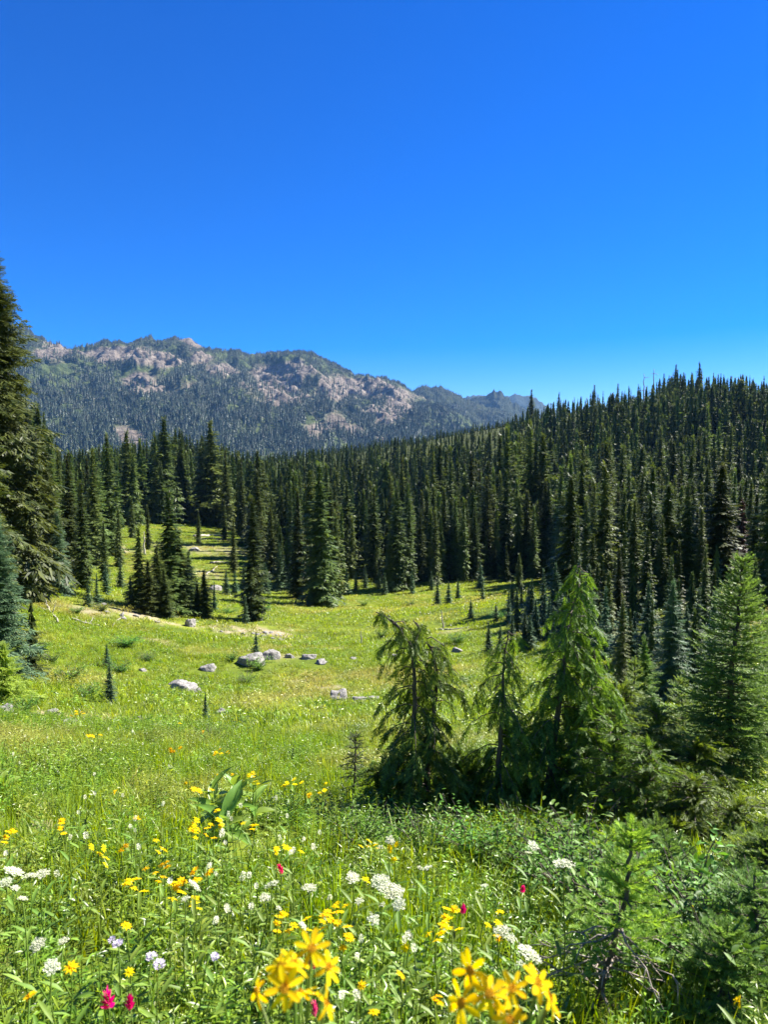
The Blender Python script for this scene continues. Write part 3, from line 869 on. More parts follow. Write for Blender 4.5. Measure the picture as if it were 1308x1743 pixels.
# ------------------------------------------------------------------ large and near conifers
def own_tree(label, px, by, ty, rad_px, tmpl, mat, seed, name='fir_tree', spacing=.3, per=8, group=None, Y=None, **kw):
    q = cast(px, by) if Y is None else pt(px, by, Y)
    if Y is not None: q[2] = gz(q[0], q[1])
    h = pt(px, ty, q[1])[2] - q[2]
    c, t = conifer(seed, h, rad_px / F_PX * q[1], spacing, per, tmpl, **kw)
    o = thing(name, label, 'tree', q - np.array([0, 0, .05]), rng(seed).uniform(0, 6.28), group)
    obj('trunk', t.mesh('trunk', M['bark'], True), o); obj('crown', c.mesh('crown', M[mat]), o)
    return o

own_tree('huge shaggy hemlock towering over the left edge of the meadow', 2, 1012, 418, 104, SPRAY_HI, 'hemlock', 501, 'hemlock_tree', .33, 11, power=.62, clumpy=.45, droop=(-28, 20), skip=.05, core=.6)
own_tree('broad fir standing just in front of the huge shaggy hemlock', 82, 1006, 775, 50, SPRAY_HI, 'fir', 502, spacing=.3, power=.8, clumpy=.35)
own_tree('yellowish hemlock cut off by the left edge of the picture', -38, 1065, 610, 75, SPRAY_HI, 'hemlock', 503, 'hemlock_tree', .24, 10, power=.6, clumpy=.5, droop=(-25, 20))
own_tree('dense blue-green young fir at the left edge', 2, 1150, 865, 66, SPRAY_HI, 'blue_fir', 504, spacing=.13, per=9, power=.75, clumpy=.2, droop=(-8, 40))
own_tree('bright green sapling below the blue-green fir at the left edge', 8, 1195, 1092, 52, SPRAY_HI, 'new_growth', 505, spacing=.09, per=7, power=.6, droop=(0, 40))
own_tree('thin dark sapling right of the blue-green fir', 56, 1150, 1018, 30, SPRAY_HI, 'fir', 506, spacing=.12, per=6, power=.7, skip=.25, droop=(-5, 35))
own_tree('small fir tucked between hemlock and blue-green fir', 100, 1012, 870, 34, SPRAY_HI, 'blue_fir', 507, spacing=.18, per=8, power=.8)
own_tree('bluish young fir right of the nodding cedars, before the dark forest', 1142, 1200, 988, 52, SPRAY_HI, 'blue_fir', 508, spacing=.13, per=9, power=.85, droop=(-10, 35))
own_tree('slim young fir left of the bluish young fir', 1058, 1180, 1010, 26, SPRAY_HI, 'fir', 509, spacing=.13, per=8, power=.8)
own_tree('slim young fir right of the bluish young fir', 1186, 1160, 1000, 28, SPRAY_HI, 'blue_fir', 510, spacing=.15, per=8, power=.8)
own_tree('small soft-tipped fir behind the tall bright cedar', 1095, 1250, 1082, 50, SPRAY_HI, 'near_fir', 511, spacing=.1, per=8, power=.8, droop=(0, 35))
own_tree('reddish dying conifer on the lit bank at right', 1262, 972, 850, 20, SPRAY_MID, 'dry_fir', 512, 'dying_conifer', .3, 6, power=.5, skip=.3)
own_tree('dark bushy fir at the right edge above the lit bank', 1312, 1010, 760, 46, SPRAY_HI, 'hemlock', 513, 'hemlock_tree', .26, 8, power=.7, clumpy=.5)

YB = 'young_fir'
SAP = {'sap_meadow': [(187, 1196, 1126, 0), (350, 1230, 1176, 2), (182, 1135, 1096, 1), (436, 1120, 1076, 1), (500, 1300, 1264, 2)],
       'sap_far': [(745, 1030, 986, 0), (764, 1032, 990, 1), (822, 1020, 984, 2), (802, 1052, 1020, 1), (845, 1058, 1024, 0), (872, 1035, 988, 1), (900, 1048, 990, 0), (928, 1065, 1000, 2), (955, 1085, 1008, 1), (780, 1020, 985, 0), (888, 1030, 992, 2), (985, 1095, 1015, 0)],
       'sap_cedar': [(832, 1112, 1058, 0), (852, 1114, 1064, 1), (872, 1108, 1042, 2), (893, 1108, 1034, 0), (912, 1095, 1020, 1), (935, 1090, 1012, 2), (1010, 1100, 1022, 1), (1080, 1120, 1040, 0), (1120, 1125, 1060, 2), (1168, 1110, 1030, 1), (1215, 1100, 1010, 0), (1255, 1080, 1000, 2), (880, 1075, 1000, 1), (905, 1070, 985, 0), (925, 1055, 968, 2), (945, 1055, 958, 1), (960, 1105, 1000, 0), (866, 1062, 1006, 2), (985, 1070, 952, 1), (1002, 1085, 962, 0), (942, 1105, 1032, 2), (902, 1108, 1046, 1), (1030, 1120, 1000, 2), (1060, 1130, 1020, 1)],
       'sap_left': [(205, 1002, 950, 0), (222, 1030, 980, 1), (165, 1030, 975, 2), (180, 1012, 960, 0), (150, 1032, 990, 1), (365, 1040, 990, 2)],
       'sap_mid': [(385, 1012, 968, 0), (400, 1010, 972, 1), (418, 1062, 1012, 2), (452, 1010, 958, 1), (476, 1005, 925, 0), (494, 1010, 955, 2), (415, 1005, 960, 0)],
       'sap_edge': [(590, 1012, 968, 1), (606, 1005, 972, 0), (622, 1000, 962, 2), (645, 1000, 970, 1), (655, 1012, 975, 0), (702, 1010, 968, 2), (735, 1005, 972, 0), (818, 1000, 958, 1), (560, 1032, 985, 2), (528, 1032, 990, 0)]}
SAPL = {'sap_meadow': ('small fir sapling, {} from left alone in the near meadow grass', 'saplings in the near meadow'),
        'sap_far': ('fir sapling, {} from left on the sunny far meadow', 'saplings on the far meadow'),
        'sap_cedar': ('young fir, {} from left behind the cedars in the foreground', 'young firs behind the cedars'),
        'sap_left': ('young fir, {} from left at the foot of the left forest', 'young firs below the left forest'),
        'sap_mid': ('young fir, {} from left around the solitary slender fir', 'young firs around the solitary fir'),
        'sap_edge': ('young fir, {} from left at the feet of the far row', 'young firs along the far row')}
r = rng(23)
for zone, rows in SAP.items():
    rows.sort()
    for i, (px_, by, ty, k) in enumerate(rows):
        q = cast(px_, by)
        place_tree(YOUNG[k], q - np.array([0, 0, .03]), pt(px_, ty, q[1])[2] - q[2], r.uniform(0, 6.28), SAPL[zone][0].format(ORD[i]), SAPL[zone][1], YB, 1.15)

def needle_branch(mb, wood, r, p0, d0, L, tw, tmpl, up=.25, sag=.25, side_ang=52, dens=1.0):
    """one fir branch clothed in needle twigs"""
    n = max(2, int(L / (tw * .8)))
    s = np.linspace(0, 1, n + 1)
    d0 = norm(d0)
    P = p0 + d0 * (s * L)[:, None]
    P[:, 2] += -sag * L * s * (1 - s) * 1.5 + up * L * s * s * .3
    wood.tube(P, np.linspace(.004 + L * .008, .0015, n + 1), 4, cap=False)
    D, T, S = [], [], []
    sidev = norm(np.cross((0, 0, 1), d0))
    for i in range(n):
        a = P[i]; dd = P[i + 1] - P[i]
        D.append(dd); T.append(a); S.append(tw)
        if i >= 1 or L < .2:
            for sg in (-1, 1):
                if r.random() > dens: continue
                ls = np.clip((L * (1 - s[i])) * .62, tw * .7, .34) * r.uniform(.75, 1.15)
                an = R(side_ang + r.normal(0, 7))
                dv = norm(dd) * math.cos(an) + sidev * sg * math.sin(an) + np.array([0, 0, r.normal(.02, .1)])
                m = max(1, int(round(ls / tw)))
                for q in range(m):
                    D.append(dv + np.array([0, 0, -.06 * q])); T.append(a + norm(dv) * ls * q / m); S.append(ls / m * 1.15)
                    if m > 1 and q < m - 1:
                        for s3 in (-1, 1):
                            a3 = R(48) * s3
                            sv = np.cross((0, 0, 1), norm(dv))
                            D.append(norm(dv) * math.cos(a3) + sv * math.sin(a3)); T.append(a + norm(dv) * ls * (q + .6) / m); S.append(tw * .62)
    D, T, S = np.array(D), np.array(T), np.array(S)
    Mx = frames(D, roll=r.normal(0, .25, len(D))) * S[:, None, None]
    for w in range(len(tmpl)):
        sel = np.arange(len(T)) % len(tmpl) == w
        mb.stamp(tmpl[w], Mx[sel], T[sel])

def needle_fir(label, trunk_px, Y, rad, seed, mat='near_fir', tw=.1, spacing=.17, per=6, tmpl=None, low=.1, power=.85, pitch=(-12, 38), name='fir_tree', dead=0, up=.3, sag=.25, trunk_r=.05, dens=1.0):
    r = rng(seed)
    P = np.array([pt(a, b, Y) for a, b in trunk_px])
    P[0, 2] = gz(P[0, 0], P[0, 1]) - .05
    base = P[0].copy()
    Q = P - base
    s = np.linspace(0, 1, 24)
    cum = np.concatenate([[0], np.cumsum(np.linalg.norm(np.diff(Q, axis=0), axis=1))]); Ltot = cum[-1]
    T = np.stack([np.interp(s * Ltot, cum, Q[:, k]) for k in range(3)], 1)
    T[1:-1, :2] += r.normal(0, Ltot * .004, (22, 2))
    o = thing(name, label, 'tree', base, 0)
    trunk, crown = MB(), MB()
    trunk.tube(T, np.linspace(trunk_r, .006, 24), 8)
    z = low * Ltot
    while z < Ltot * .985:
        t = z / Ltot
        p0 = np.array([np.interp(t, s, T[:, k]) for k in range(3)])
        L = rad * ((1 - t) ** power + .05)
        n = per if r.random() < .7 else per - 2
        a0 = r.uniform(0, 6.28)
        for k in range(n):
            phi = a0 + k * 6.283 / n + r.normal(0, .2)
            pi_ = R(pitch[0] + (pitch[1] - pitch[0]) * t ** 1.5 + r.normal(0, 6))
            needle_branch(crown, trunk, r, p0, np.array([math.cos(phi) * math.cos(pi_), math.sin(phi) * math.cos(pi_), math.sin(pi_)]), L * r.uniform(.7, 1.12), tw, tmpl or NEEDLE, up, sag, dens=dens)
        z += spacing * (1.1 - .4 * t) * r.uniform(.8, 1.2)
    needle_branch(crown, trunk, r, T[-3], np.array([.05, 0, 1.0]), Ltot * .06 + .06, tw, tmpl or NEEDLE, 0, 0)
    obj('trunk', trunk.mesh('trunk', M['bark'], True), o)
    obj('crown', crown.mesh('crown', M[mat]), o)
    for k in range(dead):                                     # bare grey lower twigs, each its own part
        t = low * r.uniform(.15, 1.25)
        p0 = np.array([np.interp(t, s, T[:, q]) for q in range(3)])
        phi = r.uniform(0, 6.28); L = rad * r.uniform(.35, .9)
        mb = MB()
        d = np.array([math.cos(phi), math.sin(phi), r.uniform(-.3, .25)])
        pp = np.array([p0 + d * L * f + np.array([r.normal(0, .012), r.normal(0, .012), -.12 * L * f * f + r.normal(0, .012)]) for f in np.linspace(0, 1, 6)])
        mb.tube(pp, np.linspace(.006, .0018, 6), 4)
        for q in range(3):
            e = pp[2 + q % 3]; dv = norm(d + r.normal(0, .7, 3)) * L * r.uniform(.15, .4)
            mb.tube(np.array([e, e + dv * .5 + r.normal(0, .008, 3), e + dv]), [.0035, .003, .0012], 3)
        obj('dead_branch', mb.mesh('dead_branch', M['twig'], True), o)
    return o

needle_fir('tall tiered fir filling the right edge of the picture', [(1235, 1430), (1242, 1200), (1262, 990), (1266, 945)], 8.6, .98, 601, tw=.11, spacing=.12, per=9, power=.7, low=.06, pitch=(-14, 35), trunk_r=.055)
needle_fir('small dark fir with drooping twigs left of the nodding cedars', [(598, 1425), (604, 1330), (606, 1252)], 7.3, .27, 602, 'fir', tw=.07, spacing=.09, per=5, power=.55, low=.3, pitch=(-42, 20), trunk_r=.014, sag=-.1, dens=.7)
needle_fir('bright-tipped little fir with bare grey twigs below, in the lower right', [(1010, 1790), (1035, 1650), (1065, 1530), (1078, 1412)], 3.0, .42, 603, 'new_growth', tw=.075, spacing=.085, per=6, tmpl=NEEDLE_BIG, low=.44, power=.75, dens=.8, pitch=(-10, 40), dead=26, trunk_r=.016)
needle_fir('dark shaded fir in the bottom right corner', [(1290, 1800), (1292, 1650), (1285, 1490)], 3.3, .52, 604, 'near_fir', tw=.08, spacing=.085, per=6, tmpl=NEEDLE_BIG, low=.12, power=.6, pitch=(-15, 30), dead=10, trunk_r=.02)
needle_fir('low fir with yellow-green tips right of the bright-tipped little fir', [(1180, 1640), (1178, 1540), (1170, 1472)], 4.2, .34, 605, 'near_fir', tw=.075, spacing=.08, per=6, tmpl=NEEDLE_BIG, low=.15, power=.6, pitch=(-5, 30), trunk_r=.014)
needle_fir('pale-tipped fir cut off by the right edge below the tall tiered fir', [(1345, 1560), (1345, 1420), (1340, 1285)], 6.2, .5, 606, 'new_growth', tw=.09, spacing=.12, per=7, low=.1, power=.6, trunk_r=.03)

needle_fir('mid-sized fir left of the tall tiered fir', [(1168, 1400), (1165, 1280), (1160, 1155)], 9.6, .62, 607, tw=.1, spacing=.11, per=8, power=.7, low=.05, trunk_r=.03)
needle_fir('fir at the right edge behind the tall tiered fir', [(1310, 1400), (1312, 1200), (1315, 1050)], 10.5, .8, 608, tw=.12, spacing=.14, per=8, power=.7, low=.05, trunk_r=.045)
needle_fir('small fir peeking up between tall bright cedar and bluish fir', [(1075, 1380), (1078, 1250), (1082, 1120)], 10.5, .5, 609, tw=.1, spacing=.12, per=7, power=.7, low=.05, trunk_r=.03)

needle_fir('young bright fir in front of the bushy cedar, right of the shade', [(1110, 1560), (1114, 1480), (1118, 1400)], 5.2, .30, 610, 'near_fir', tw=.075, spacing=.07, per=7, tmpl=NEEDLE_BIG, low=.1, power=.6, pitch=(-5, 35), trunk_r=.014)
needle_fir('young fir with pale shoots at the right edge, above the corner fir', [(1262, 1570), (1264, 1490), (1266, 1420)], 5.3, .34, 611, 'new_growth', tw=.08, spacing=.075, per=7, tmpl=NEEDLE_BIG, low=.1, power=.6, pitch=(-5, 35), trunk_r=.014)

needle_fir('low bright fir between the little bare-twigged fir and the corner fir', [(1185, 1760), (1190, 1680), (1192, 1600)], 3.3, .34, 612, 'near_fir', tw=.075, spacing=.06, per=7, tmpl=NEEDLE_BIG, low=.1, power=.5, pitch=(-5, 35), trunk_r=.012)
needle_fir('seedling fir with lime shoots behind the little bare-twigged fir', [(1040, 1560), (1042, 1490), (1045, 1430)], 4.6, .32, 613, 'new_growth', tw=.075, spacing=.06, per=7, tmpl=NEEDLE_BIG, low=.1, power=.5, pitch=(-5, 35), trunk_r=.012)
needle_fir('broad young fir right of the lime seedling, under the bushy cedar', [(1135, 1590), (1140, 1510), (1142, 1440)], 4.5, .40, 614, 'near_fir', tw=.075, spacing=.06, per=8, tmpl=NEEDLE_BIG, low=.08, power=.5, pitch=(-8, 35), trunk_r=.014)
needle_fir('broad young fir at the right edge over the corner fir', [(1300, 1620), (1302, 1520), (1305, 1430)], 4.4, .46, 615, 'near_fir', tw=.08, spacing=.065, per=8, tmpl=NEEDLE_BIG, low=.08, power=.5, pitch=(-8, 35), trunk_r=.016)

needle_fir('spreading fir bottom right, left of the corner fir', [(1232, 1800), (1234, 1700), (1238, 1590)], 2.9, .38, 616, 'near_fir', tw=.075, spacing=.06, per=7, tmpl=NEEDLE_BIG, low=.12, power=.5, pitch=(-8, 32), trunk_r=.013)
needle_fir('spreading fir just behind and right of the little bare-twigged fir', [(1128, 1680), (1132, 1600), (1138, 1510)], 3.8, .40, 617, 'new_growth', tw=.075, spacing=.065, per=7, tmpl=NEEDLE_BIG, low=.1, power=.5, pitch=(-8, 32), trunk_r=.013)
needle_fir('spreading fir at the foot of the tall bright cedar', [(985, 1560), (988, 1490), (992, 1420)], 5.2, .36, 618, 'near_fir', tw=.075, spacing=.06, per=7, tmpl=NEEDLE_BIG, low=.08, power=.5, pitch=(-8, 32), trunk_r=.013)

def cedar(label, stems, Y, rad, seed, rad_pow=.6, spacing=.032, hang=.75, frond=(.13, .26), low=.12, name='cedar_tree', mat='cedar', crowd=1.0, upright=0.0):
    """drooping cedar: curved stems, arching branches, hanging feathery sprays"""
    r = rng(seed)
    base = pt(*stems[0][0], Y); base[2] = gz(base[0], base[1]) - .04
    o = thing(name, label, 'tree', base, 0)
    crown = MB()
    for stem in stems:
        trunk = MB()
        Q = np.array([pt(a, b, Y) for a, b in stem]) - base
        cum = np.concatenate([[0], np.cumsum(np.linalg.norm(np.diff(Q, axis=0), axis=1))]); Ltot = cum[-1]
        s = np.linspace(0, 1, 30)
        T = np.stack([np.interp(s * Ltot, cum, Q[:, k]) for k in range(3)], 1)
        for _ in range(3):
            T[1:-1] = (T[:-2] + 2 * T[1:-1] + T[2:]) / 4
        T[1:-1] += r.normal(0, .006, (28, 3)); T[0, 2] = min(T[0, 2], 0.0)
        T[:, 1] += np.interp(s, [0, 1], [0, r.normal(0, .12)])
        trunk.tube(T, np.linspace(.016 + .011 * Ltot, .005, 30), 8)
        D, B, S, RO = [], [], [], []
        z = low * Ltot
        while z < Ltot:
            t = z / Ltot
            p0 = np.array([np.interp(t, s, T[:, k]) for k in range(3)])
            L = rad * ((1 - t) ** rad_pow * min(1, .6 + 1.6 * t) + .12) * r.uniform(.55, 1.15)
            phi = r.uniform(0, 6.28)
            outw = np.array([math.cos(phi), math.sin(phi), 0])
            n = max(3, int(L / .045))
            f = np.linspace(0, 1, n + 1)
            P = p0 + outw * (L * f)[:, None]
            P[:, 2] += L * ((.22 + upright * .5 * t) * f - (.75 - upright * .45 * t) * f * f) + r.normal(0, .01, n + 1)
            trunk.tube(P, np.linspace(.007, .002, n + 1), 4, cap=False)
            for i in range(1, n + 1):
                for q in range(2):
                    side = norm(np.cross((0, 0, 1), outw)) * r.normal(0, .55)
                    hg = hang * (1 - upright * np.clip((t - .35) / .5, 0, 1))
                    d = outw * r.uniform(.15, .75) + side + np.array([0, 0, -hg * r.uniform(.6, 1.4)])
                    D.append(d); B.append(P[i] + r.normal(0, .012, 3)); S.append(r.uniform(*frond) * (1.1 - .35 * t)); RO.append(r.normal(0, .8))
            if upright and t > .6:
                for q in range(3):
                    D.append(outw * .5 + r.normal(0, .35, 3) + np.array([0, 0, .9])); B.append(p0); S.append(r.uniform(*frond) * .9); RO.append(r.normal(0, 1))
            z += spacing / (crowd * max(1.0, 1.3 / Ltot)) * r.uniform(.6, 1.4)
        D, B, S, RO = map(np.array, (D, B, S, RO))
        Mx = frames(D, roll=RO) * S[:, None, None]
        for w in range(len(FROND)):
            sel = np.arange(len(B)) % len(FROND) == w
            crown.stamp(FROND[w], Mx[sel], B[sel])
        obj('trunk', trunk.mesh('trunk', M['bark'], True), o)
    obj('crown', crown.mesh('crown', M[mat]), o)
    return o

cedar('twin-stemmed cedar whose tops nod to the left, in front of the meadow',
      [[(708, 1430), (706, 1320), (706, 1200), (704, 1120), (692, 1080), (668, 1058), (640, 1045)],
       [(716, 1430), (730, 1310), (742, 1220), (747, 1150), (740, 1115), (722, 1085), (705, 1062)]], 6.7, .42, 701, rad_pow=.45, spacing=.036)
cedar('slender see-through cedar between the twin-stemmed and the bushy cedar', [[(848, 1430), (850, 1310), (856, 1200), (858, 1120), (866, 1075)]], 6.8, .40, 702, rad_pow=.4, spacing=.033)
cedar('tall bright bushy cedar with pointed top', [[(925, 1450), (938, 1310), (955, 1180), (966, 1080), (984, 1010), (988, 962)], [(990, 1450), (1000, 1310), (1010, 1190), (1016, 1110)]], 7.0, .52, 703, rad_pow=.55, spacing=.021)
cedar('dark shaded cedar between the slender and the bushy cedar', [[(905, 1440), (896, 1330), (888, 1240)]], 7.2, .40, 705, rad_pow=.5, spacing=.022)
cedar('dark cedar seedling pair in the shade under the nodding cedar', [[(775, 1450), (782, 1370), (790, 1290)], [(665, 1450), (660, 1380), (655, 1310)], [(820, 1450), (815, 1380), (812, 1320)]], 6.9, .36, 708, rad_pow=.4, spacing=.02, low=.04, name='cedar_bush', upright=1.0)
cedar('low spreading cedar bush right of the tall bright cedar', [[(1050, 1480), (1052, 1370), (1058, 1250)], [(1095, 1490), (1100, 1380), (1110, 1270)], [(1140, 1490), (1148, 1400), (1160, 1320)]], 6.4, .42, 704, rad_pow=.35, spacing=.017, hang=.35, frond=(.1, .19), low=.04, name='cedar_bush', upright=1.0)
cedar('bushy cedar spreading under the tall tiered fir', [[(1190, 1500), (1196, 1420), (1204, 1350)], [(1245, 1510), (1250, 1430), (1256, 1370)], [(1160, 1510), (1152, 1450), (1146, 1400)]], 5.9, .38, 706, rad_pow=.3, spacing=.016, hang=.3, frond=(.09, .17), low=.04, name='cedar_bush', upright=1.0)
cedar('bushy cedar filling the gap behind the low spreading cedar', [[(1040, 1400), (1045, 1300), (1050, 1170)], [(1110, 1400), (1115, 1300), (1122, 1215)], [(1180, 1420), (1185, 1330), (1192, 1270)]], 7.8, .50, 707, rad_pow=.4, spacing=.019, hang=.5, low=.05, name='cedar_bush', upright=1.0)
cedar('cedar bush in the right corner behind the shaded fir', [[(1300, 1600), (1302, 1520), (1304, 1440)], [(1235, 1620), (1232, 1560), (1230, 1500)]], 4.8, .34, 709, rad_pow=.3, spacing=.017, hang=.3, frond=(.08, .15), low=.04, name='cedar_bush', upright=1.0)

# ------------------------------------------------------------------ leafy shrubs
def tmpl_leaf(l=1.0, w=.42, fold=.16, curl=.12):
    V = np.array([(0, 0, 0), (l * .4, w * .5, fold * w - curl * .16), (l * .4, 0, -curl * .16), (l * .4, -w * .5, fold * w - curl * .16),
                  (l * .75, w * .36, fold * w * .7 - curl * .56), (l * .75, 0, -curl * .56), (l * .75, -w * .36, fold * w * .7 - curl * .56), (l, 0, -curl)])
    F = np.array([(0, 2, 1), (0, 3, 2), (1, 2, 5), (1, 5, 4), (2, 3, 6), (2, 6, 5), (4, 5, 7), (5, 6, 7)])
    return V, F
LEAF = tmpl_leaf()
LANCE = tmpl_leaf(1, .2, .2, .25)
def shrub_mesh(seed, Ht, Rad, nst, leaf, tmpl=LEAF, per=26):
    r = rng(seed); wood, lv = MB(), MB()
    D, B, S = [], [], []
    for k in range(nst):
        a = r.uniform(0, 6.28); q = r.uniform(.2, 1) ** .6 * Rad
        tip = np.array([math.cos(a) * q, math.sin(a) * q, Ht * r.uniform(.6, 1)])
        f = np.linspace(0, 1, 7)
        P = tip * f[:, None]; P[:, :2] *= (f ** .6)[:, None]; P[1:] += r.normal(0, .02 * Ht, (6, 3))
        wood.tube(P, np.linspace(.006, .0015, 7), 4, cap=False)
        for i in range(per):
            t = r.uniform(.15, 1)
            p = np.array([np.interp(t, f, P[:, c]) for c in range(3)]) + r.normal(0, .025, 3)
            D.append((r.normal(0, 1), r.normal(0, 1), r.uniform(-.2, .7))); B.append(p); S.append(leaf * r.uniform(.6, 1.2))
    D, B, S = np.array(D), np.array(B), np.array(S)
    lv.stamp(tmpl, frames(D, roll=r.normal(0, .5, len(D))) * S[:, None, None], B)
    return wood, lv
SHR = []
for k in range(4):
    w_, l_ = shrub_mesh(720 + k, .42, .36, 26, .045, LEAF if k % 2 else LANCE if k == 2 else LEAF, 30)
    SHR.append((w_.mesh('stems', M['bark'], True), l_.mesh('leaves', M['shrub'])))
def shrub(label, px, by, scale, k, group=None, name='leafy_shrub', lift=.0):
    q = cast(px, by)
    o = thing(name, label, 'shrub', q, rng(int(px)).uniform(0, 6.28), group, scale)
    obj('stems', SHR[k][0], o); obj('leaves', SHR[k][1], o)
SH = [(612, 1480, .8), (660, 1470, .6), (722, 1490, .9), (770, 1485, .7), (812, 1500, 1.0), (850, 1520, .8), (890, 1505, 1.0), (930, 1530, .9), (985, 1520, 1.0), (1090, 1640, 1.0), (1120, 1700, .9), (1150, 1640, 1.0), (1205, 1680, 1.0), (1000, 1600, .9), (1240, 1730, .9), (960, 1570, .9)]
SH.sort()
for i, (px_, by, sc_) in enumerate(SH):
    by -= 22; sc_ *= 1.0 if px_ < 960 else 1.25
    shrub('leafy shrub in tree shade, %s from left along the cedars\' feet' % ORD[i], px_, by, sc_, i % 4, 'shrubs under the cedars')
r = rng(31)
SHM = [(120, 1160), (150, 1185), (40, 1215), (215, 1100), (255, 1125), (395, 1125), (440, 1140), (420, 1165), (205, 1145), (500, 1030), (470, 1030), (560, 1035), (330, 1050), (390, 1045), (60, 1110), (90, 1130), (130, 1045), (650, 1085), (880, 1060), (910, 1065), (780, 1095), (850, 1055), (300, 1015), (240, 1015), (450, 1040), (620, 1030), (700, 1030), (690, 1060), (360, 1270), (390, 1260), (270, 1010), (175, 1040)]
SHM.sort()
for i, (px_, by) in enumerate(SHM):
    q = cast(px_, by)
    o = thing('meadow_shrub', 'low green shrub out on the meadow, %s from left' % ORD[i], 'shrub', q - np.array([0, 0, .04]), r.uniform(0, 6.28), 'low shrubs on the meadow', (1.5 * r.uniform(.8, 1.4),) * 2 + (r.uniform(.7, 1.2),))
    o.scale = [v * min(1.3, .5 + q[1] / 40) for v in o.scale]
    obj('stems', SHR[i % 4][0], o); obj('leaves', SHR[i % 4][1], o)

# ------------------------------------------------------------------ rocks, logs, dead wood
def rock_mesh(seed, sub=4):
    r = rng(seed)
    bm = bmesh.new(); bmesh.ops.create_icosphere(bm, subdivisions=sub, radius=1)
    D = np.array([v.co[:] for v in bm.verts]); Fc = np.array([[v.index for v in f.verts] for f in bm.faces]); bm.free()
    n = norm(r.normal(0, 1, (11, 3))); d = r.uniform(.5, 1.0, 11)
    n[0] = (0.1, 0, 1); d[0] = .75
    c = D @ n.T
    rad = np.min(np.where(c > .05, d / np.maximum(c, .05), 9), axis=1)
    rad = np.minimum(rad, 1.25)
    rad *= 1 + .24 * (fbm(D[:, 0] * 2.3 + D[:, 2], D[:, 1] * 2.3 + 2 * D[:, 2], seed, 4) - .5) * 2
    me = mesh_from('rock', D * rad[:, None], Fc); me.materials.append(M['rock'])
    return me
ROCKS = [rock_mesh(800 + k) for k in range(7)]
RK = [(322, 1066, 21, 22, 'upright pointed grey rock below the fir clump', 1.1), (302, 1180, 58, 30, 'large dark-faced grey rock slab in the left meadow', .9), (337, 1180, 20, 10, 'small flat stone touching the large dark-faced rock', .9),
      (352, 1142, 28, 17, 'pale-topped stone above the large dark-faced rock', .9), (424, 1134, 44, 26, 'dark boulder half hidden by a sapling', .9), (456, 1122, 36, 24, 'white boulder beside the dark boulder and sapling', .9),
      (494, 1120, 18, 10, 'small stone just right of the white boulder', .9), (524, 1122, 30, 13, 'long low stone between white boulder and white stone', .9), (546, 1130, 22, 11, 'flat white stone at the row\'s right end', .9),
      (580, 1194, 38, 24, 'peaked white rock on the bare patch left of the cedars', .9), (614, 1196, 28, 14, 'brown rounded rock on the bare patch', .9), (637, 1194, 22, 10, 'low stone nearest the nodding cedar on the bare patch', .9),
      (468, 1194, 13, 7, 'left one of two tiny dark stones in mid meadow', .9), (484, 1195, 13, 7, 'right one of two tiny dark stones in mid meadow', .9), (780, 1110, 20, 12, 'pale rock in the meadow behind the cedars', .9),
      (329, 938, 20, 10, 'pale rock on the far left clearing', .9), (10, 1216, 32, 18, 'pale rock at the left edge of the bare patch', .9), (56, 1220, 16, 8, 'small stone between two rocks near the left edge', .9),
      (88, 1220, 28, 16, 'brownish rock on the left bare patch', .8), (108, 1238, 34, 15, 'flat brownish rock below the other on the left bare patch', .8), (216, 1168, 12, 6, 'small pale stone left of the large dark-faced rock', .9),
      (376, 1214, 18, 10, 'grey stone right of the lone sapling', .9), (415, 1200, 11, 7, 'small white stone right of the grey stone', .9), (243, 1142, 14, 7, 'small stone above left of the large dark-faced rock', .9),
      (600, 1122, 12, 5, 'thin pale stone in the open grass right of the flat white stone', .9), (672, 1118, 12, 5, 'thin pale stone beside the nodding cedar top', .9), (365, 1004, 22, 12, 'brown rock at the foot of the left clearing', .8), (232, 1226, 16, 7, 'flat stone on the dry patch near the large dark rock', .8)]
ROCKPOS = [tuple(cast(a, b)[:2]) + (w,) for a, b, w in [(362, 1425, .2), (402, 1432, .24), (432, 1422, .2), (385, 1455, .16), (405, 1470, .2), (365, 1465, .16)]]
r = rng(37)
for i, (px_, by, wpx, hpx, lab, dep) in enumerate(RK):
    q = cast(px_, by)
    k = q[1] / F_PX
    o = obj('rock', ROCKS[i % 7], None, q + np.array([0, wpx * k * .25, hpx * k * .02]), (r.normal(0, .15), r.normal(0, .15), r.uniform(0, 6.28)), (wpx * k * .5, wpx * k * .5 * dep, hpx * k * .72))
    tag(o, lab, 'rock')
    ROCKPOS.append((q[0], q[1], wpx * k))

r = rng(39)
PEB = [rock_mesh(830 + k, 2) for k in range(3)]
for nm, (px0, py0), n in [('left bare patch', (100, 1228), 9), ('bare patch left of the cedars', (610, 1194), 10), ('bare patch beside the solitary fir', (440, 1080), 12), ('dry patch under the left forest', (220, 1048), 10)]:
    c0 = cast(px0, py0)
    ps = []
    for k in range(n):
        x_, y_ = c0[0] + r.normal(0, c0[1] * .022), c0[1] + r.normal(0, c0[1] * .03)
        ps.append((x_ / y_, x_, y_))
    ps.sort()
    for k, (_, x_, y_) in enumerate(ps):
        s_ = c0[1] / F_PX * r.uniform(3, 7)
        o = obj('small_stone', PEB[k % 3], None, (x_, y_, gz(x_, y_) + s_ * .1), (r.normal(0, .3), r.normal(0, .3), r.uniform(0, 6.28)), (s_, s_ * .8, s_ * .55))
        tag(o, 'small loose stone on the %s, %s from left' % (nm, ORD[k]), 'stone', 'loose stones on the ' + nm)

